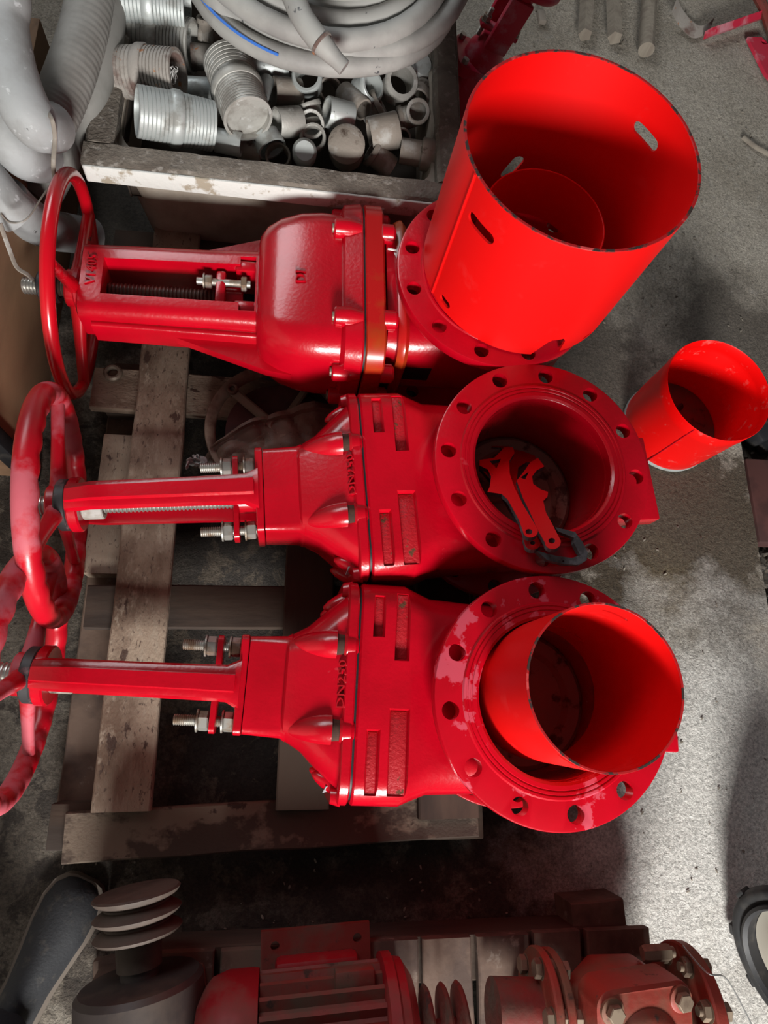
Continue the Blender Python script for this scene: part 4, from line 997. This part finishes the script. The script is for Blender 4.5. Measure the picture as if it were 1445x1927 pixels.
for x in (.175, .205, .232):
    bm = new(); lathe(bm, [(.02, x - .009), (.062, x - .004), (.066, x), (.062, x + .004), (.02, x + .009)], axM((0, 0, 0), XAX), 40); obj('coupling_disc', bm, REDD, mo)
for s in (1, -1):
    bm = new(); y0, y1 = (.060, .142) if s > 0 else (-.142, -.060)
    prism(bm, [(-.100, y0), (.095, y0), (.095, y1), (-.100, y1)], [circle(.008, 14, -.075, s*.118), circle(.008, 14, .072, s*.118)], -.107, -.094); f_ = obj('foot', bm, REDD, mo)
    bm = new(); box(bm, -.075, .07, min(s*.05, s*.105), max(s*.05, s*.105), -.095, -.05, .01); obj('foot_web', bm, MRED, f_)
bm = new(); box(bm, .02, .085, .082, .115, .02, .05, .006); obj('lifting_lug', bm, REDD, mo)

HOUS = mat('oily_housing', (.035, .026, .024), [((.07, .05, .04), 9, .5, .66, None)], rough=.5)
pu = thing('pulley_bearing', 'brown three-groove pulley on a dark round bearing housing near the shoe', 'pulley', (-.222, -.285, .215), (R_(0), R_(3), R_(8)))
bm = new(); prof = [(.001, 0), (.050, 0), (.067, .001), (.070, .004), (.066, .010), (.052, .018), (.052, .021), (.066, .029), (.070, .033), (.066, .038), (.052, .046), (.052, .049), (.066, .057), (.070, .061), (.066, .066), (.036, .070), (.035, .112), (.001, .112)]
PUL = mat('pulley_brown', (.075, .052, .04), [((.045, .03, .023), 12, .45, .62, None)], rough=.7, bump=.15)
lathe(bm, prof, axM((0, 0, 0), (0, -1, 0)), 56); obj('pulley', bm, PUL, pu)
bm = new(); lathe(bm, [(.001, .112), (.03, .112), (.03, .125), (.092, .130), (.099, .138), (.101, .20), (.098, .30), (.001, .30)], axM((0, 0, 0), (0, -1, 0)), 56); obj('housing', bm, HOUS, pu)
bm = new(); box(bm, -.11, .10, -.30, -.14, -.215, -.19, .006); box(bm, -.10, -.05, -.29, -.15, -.195, -.05, .01); box(bm, .05, .095, -.29, -.15, -.195, -.05, .01); obj('cradle', bm, WOODP, pu)

cv = thing('flanged_check_valve', 'dirty red flanged check valve with hex bolts beside the slatted pallet edge', 'valve', (.60, -.505, .215), (0, 0, R_(-4)))
CVR = mat('check_valve_red', (.27, .035, .022), [((.16, .085, .05), 7, .42, .6, .75), ((.07, .04, .03), 30, .62, .7, .9)], rough=.55, bump=.15)
bm = new(); lathe(bm, [(.05, -.10), (.055, -.07), (.085, -.03), (.088, .04), (.06, .09), (.055, .115)], axM((0, 0, 0), XAX), 48); obj('body', bm, CVR, cv)
def cflange(x, R, t, nb, bl, sd, rot=.2):
    bm = new(); lathe(bm, [(.03, x - t/2), (R - .003, x - t/2), (R, x - t/2 + .003), (R, x + t/2 - .003), (R - .003, x + t/2), (.03, x + t/2)], axM((0, 0, 0), XAX), 56); f = obj('flange', bm, CVR, cv)
    for i in range(nb):
        a = rot + i*2*PI/nb; p = (x + sd*t/2, (R - .022)*math.cos(a), (R - .022)*math.sin(a))
        bm = new(); lathe(bm, [(.0075, -bl), (.0075, bl*.55)], axM(p, (sd, 0, 0)), 14); b = obj('bolt', bm, ZINCD, f)
        hex_nut(b, 'bolt_head', .0155, (p[0] + sd*.0005, p[1], p[2]), (sd, 0, 0), .012, ZINCD, True)
        hex_nut(b, 'nut', .0155, (p[0] - sd*(t + .001), p[1], p[2]), (-sd, 0, 0), .013, ZINCD, False)
ZINCD = mat('dirty_bolt', (.22, .165, .115), [((.12, .08, .055), 20, .5, .65, None)], rough=.55, metal=.3)
cflange(.135, .112, .022, 8, .035, -1, R_(22)); cflange(-.115, .095, .014, 6, .02, -1, .3); cflange(-.136, .097, .014, 6, .02, -1, .3)
bm = new(); lathe(bm, [(.05, -.22), (.05, -.14)], axM((0, 0, 0), XAX), 32); obj('pipe_stub', bm, REDD, cv)
cvr = Matrix.Translation((-.002, .005, .092)) @ Matrix.Rotation(R_(7), 4, 'X') @ Matrix.Rotation(R_(6), 4, 'Y') @ Matrix.Rotation(R_(5), 4, 'Z')
bm = new(); lps = [[(x, y, z) for x, y in rrect(h, h2, .026, 5)] for h, h2, z in ((.084, .078, -.045), (.086, .080, 0), (.086, .080, .016), (.081, .075, .021))]; loft(bm, lps, cvr)
lathe(bm, [(.060, .018), (.055, .026), (.035, .036), (.001, .040)], cvr @ Matrix.Translation((0, -.01, 0)), 40); cc = obj('cover', bm, CVR, cv, smooth=40)
for x, y in ((-.062, .052), (.062, .055), (-.062, -.055), (.062, -.055)):
    bm = new(); lathe(bm, [(.021, .015), (.020, .024), (.017, .0255)], cvr @ Matrix.Translation((x, y, 0)), 24); obj('washer', bm, CVR, cc)
    bm = new(); hexa(bm, .0145, .0255, .0375, cvr @ Matrix.Translation((x, y, 0))); obj('bolt_head', bm, ZINCD, cc)
bm = new(); box(bm, -.02, .02, -.05, .05, -.205, -.05, .008); box(bm, -.07, .07, -.06, .06, -.213, -.19, .005); obj('stand', bm, REDD, cv)
bm = new(); hexa(bm, .014, 0, .05, axM((.045, .098, .02), (1, .1, .1))); pipe(bm, .004, .009, .05, .058, axM((.045, .098, .02), (1, .1, .1)), 16); obj('drain_plug', bm, ZINCD, cv)
bm = new(); tube(bm, catmull([at(1285, 1780, .25), at(1330, 1830, .36), at(1365, 1840, .34), at(1395, 1890, .26), at(1420, 1940, .2)], 8), .0012, 6); tag(obj('loose_wire', bm, WIREM), 'thin loose wire running from the check valve to the wheel', 'wire')

wh = thing('rubber_wheel', 'black rubber wheel with a cream hub in the bottom right corner', 'wheel', (1.034, -.485, .165), (0, R_(14), R_(18)))
bm = new(); tube(bm, [(0, .145*math.cos(2*PI*i/64), .145*math.sin(2*PI*i/64)) for i in range(64)], .0165, 14, closed=True, sy=1.2); 
ty = obj('tyre', bm, TYRE, wh, smooth=60)
for i in range(10):
    a = 2*PI*i/10 + .35; bm = new(); box(bm, -.012, .012, -.012, .012, .160, .170, .003, Matrix.Rotation(a, 4, 'X')); obj('tread_lug', bm, TYRE, ty)
bm = new(); lathe(bm, [(.134, -.022), (.128, -.026), (.122, -.018), (.122, .018), (.128, .026), (.134, .022)], axM((0, 0, 0), XAX), 56, ring=True); obj('rim', bm, BLACK, wh)
bm = new(); lathe(bm, [(.001, -.03), (.045, -.028), (.06, -.012), (.095, .004), (.121, .008), (.121, .014), (.001, .006)], axM((0, 0, 0), XAX), 48); obj('hub_dish', bm, CREAM, wh)

# ================================================================ the photographer's foot
pe = thing('person', 'person in dark trousers and a dark shoe standing at the bottom left corner', 'person', (-.40, -.42, 0))
heel = Vector((-.075, -.165)); toe = Vector((.048, .112)); ax2 = (toe - heel).normalized(); sd2 = Vector((ax2.y, -ax2.x)); Ls = (toe - heel).length
prof = [(-.02, .020, .05, .020), (0, .034, .075, .02), (.08, .039, .095, .02), (.20, .037, .105, .02), (.38, .038, .098, .02), (.55, .045, .078, .02), (.70, .052, .062, .02), (.84, .053, .052, .02), (.93, .046, .044, .02), (.985, .030, .034, .02), (1.0, .014, .026, .02)]
bm = new(); lps = []
for t, w, h, b in prof:
    c = heel + ax2*(t*Ls); lp = []
    for j in range(20):
        a = 2*PI*j/20; y = w*math.cos(a); z = .022 + max(0, math.sin(a))*(h - .022) if math.sin(a) > 0 else .022
        p = c + sd2*y*(1 if math.sin(a) <= 0 else (1 - .18*math.sin(a)))
        lp.append((p.x, p.y, z if math.sin(a) > 0 else .018 + .004*0))
    lps.append(lp)
loft(bm, lps); sh = obj('shoe', bm, SHOE, pe, smooth=60)
bm = new(); ol = []
for sgn in (1, -1):
    for t, w, h, b in (prof if sgn > 0 else prof[::-1]):
        p = heel + ax2*(t*Ls*1.012) + sd2*sgn*(w + .0055); ol.append((p.x, p.y))
prism(bm, ol, [], 0, .021); obj('sole', bm, SOLE, sh)
bm = new()
leg = [(-.050, -.120, .085), (-.053, -.128, .14), (-.062, -.155, .26), (-.078, -.195, .42), (-.095, -.225, .50), (-.125, -.255, .66), (-.165, -.285, .86), (-.185, -.300, .98)]
LP = catmull(leg, 5); rad = [.056, .060, .064, .066, .070, .082, .098, .105]
rr = []
for i in range(len(LP)):
    f = i/5; a = int(min(f, 6)); rr.append(rad[a] + (rad[a+1] - rad[a])*(f - a) + .003*noise.noise((i*.9, 1, 2)))
tube(bm, LP, rr, 20); obj('trouser_leg', bm, CLOTH, pe, smooth=70)
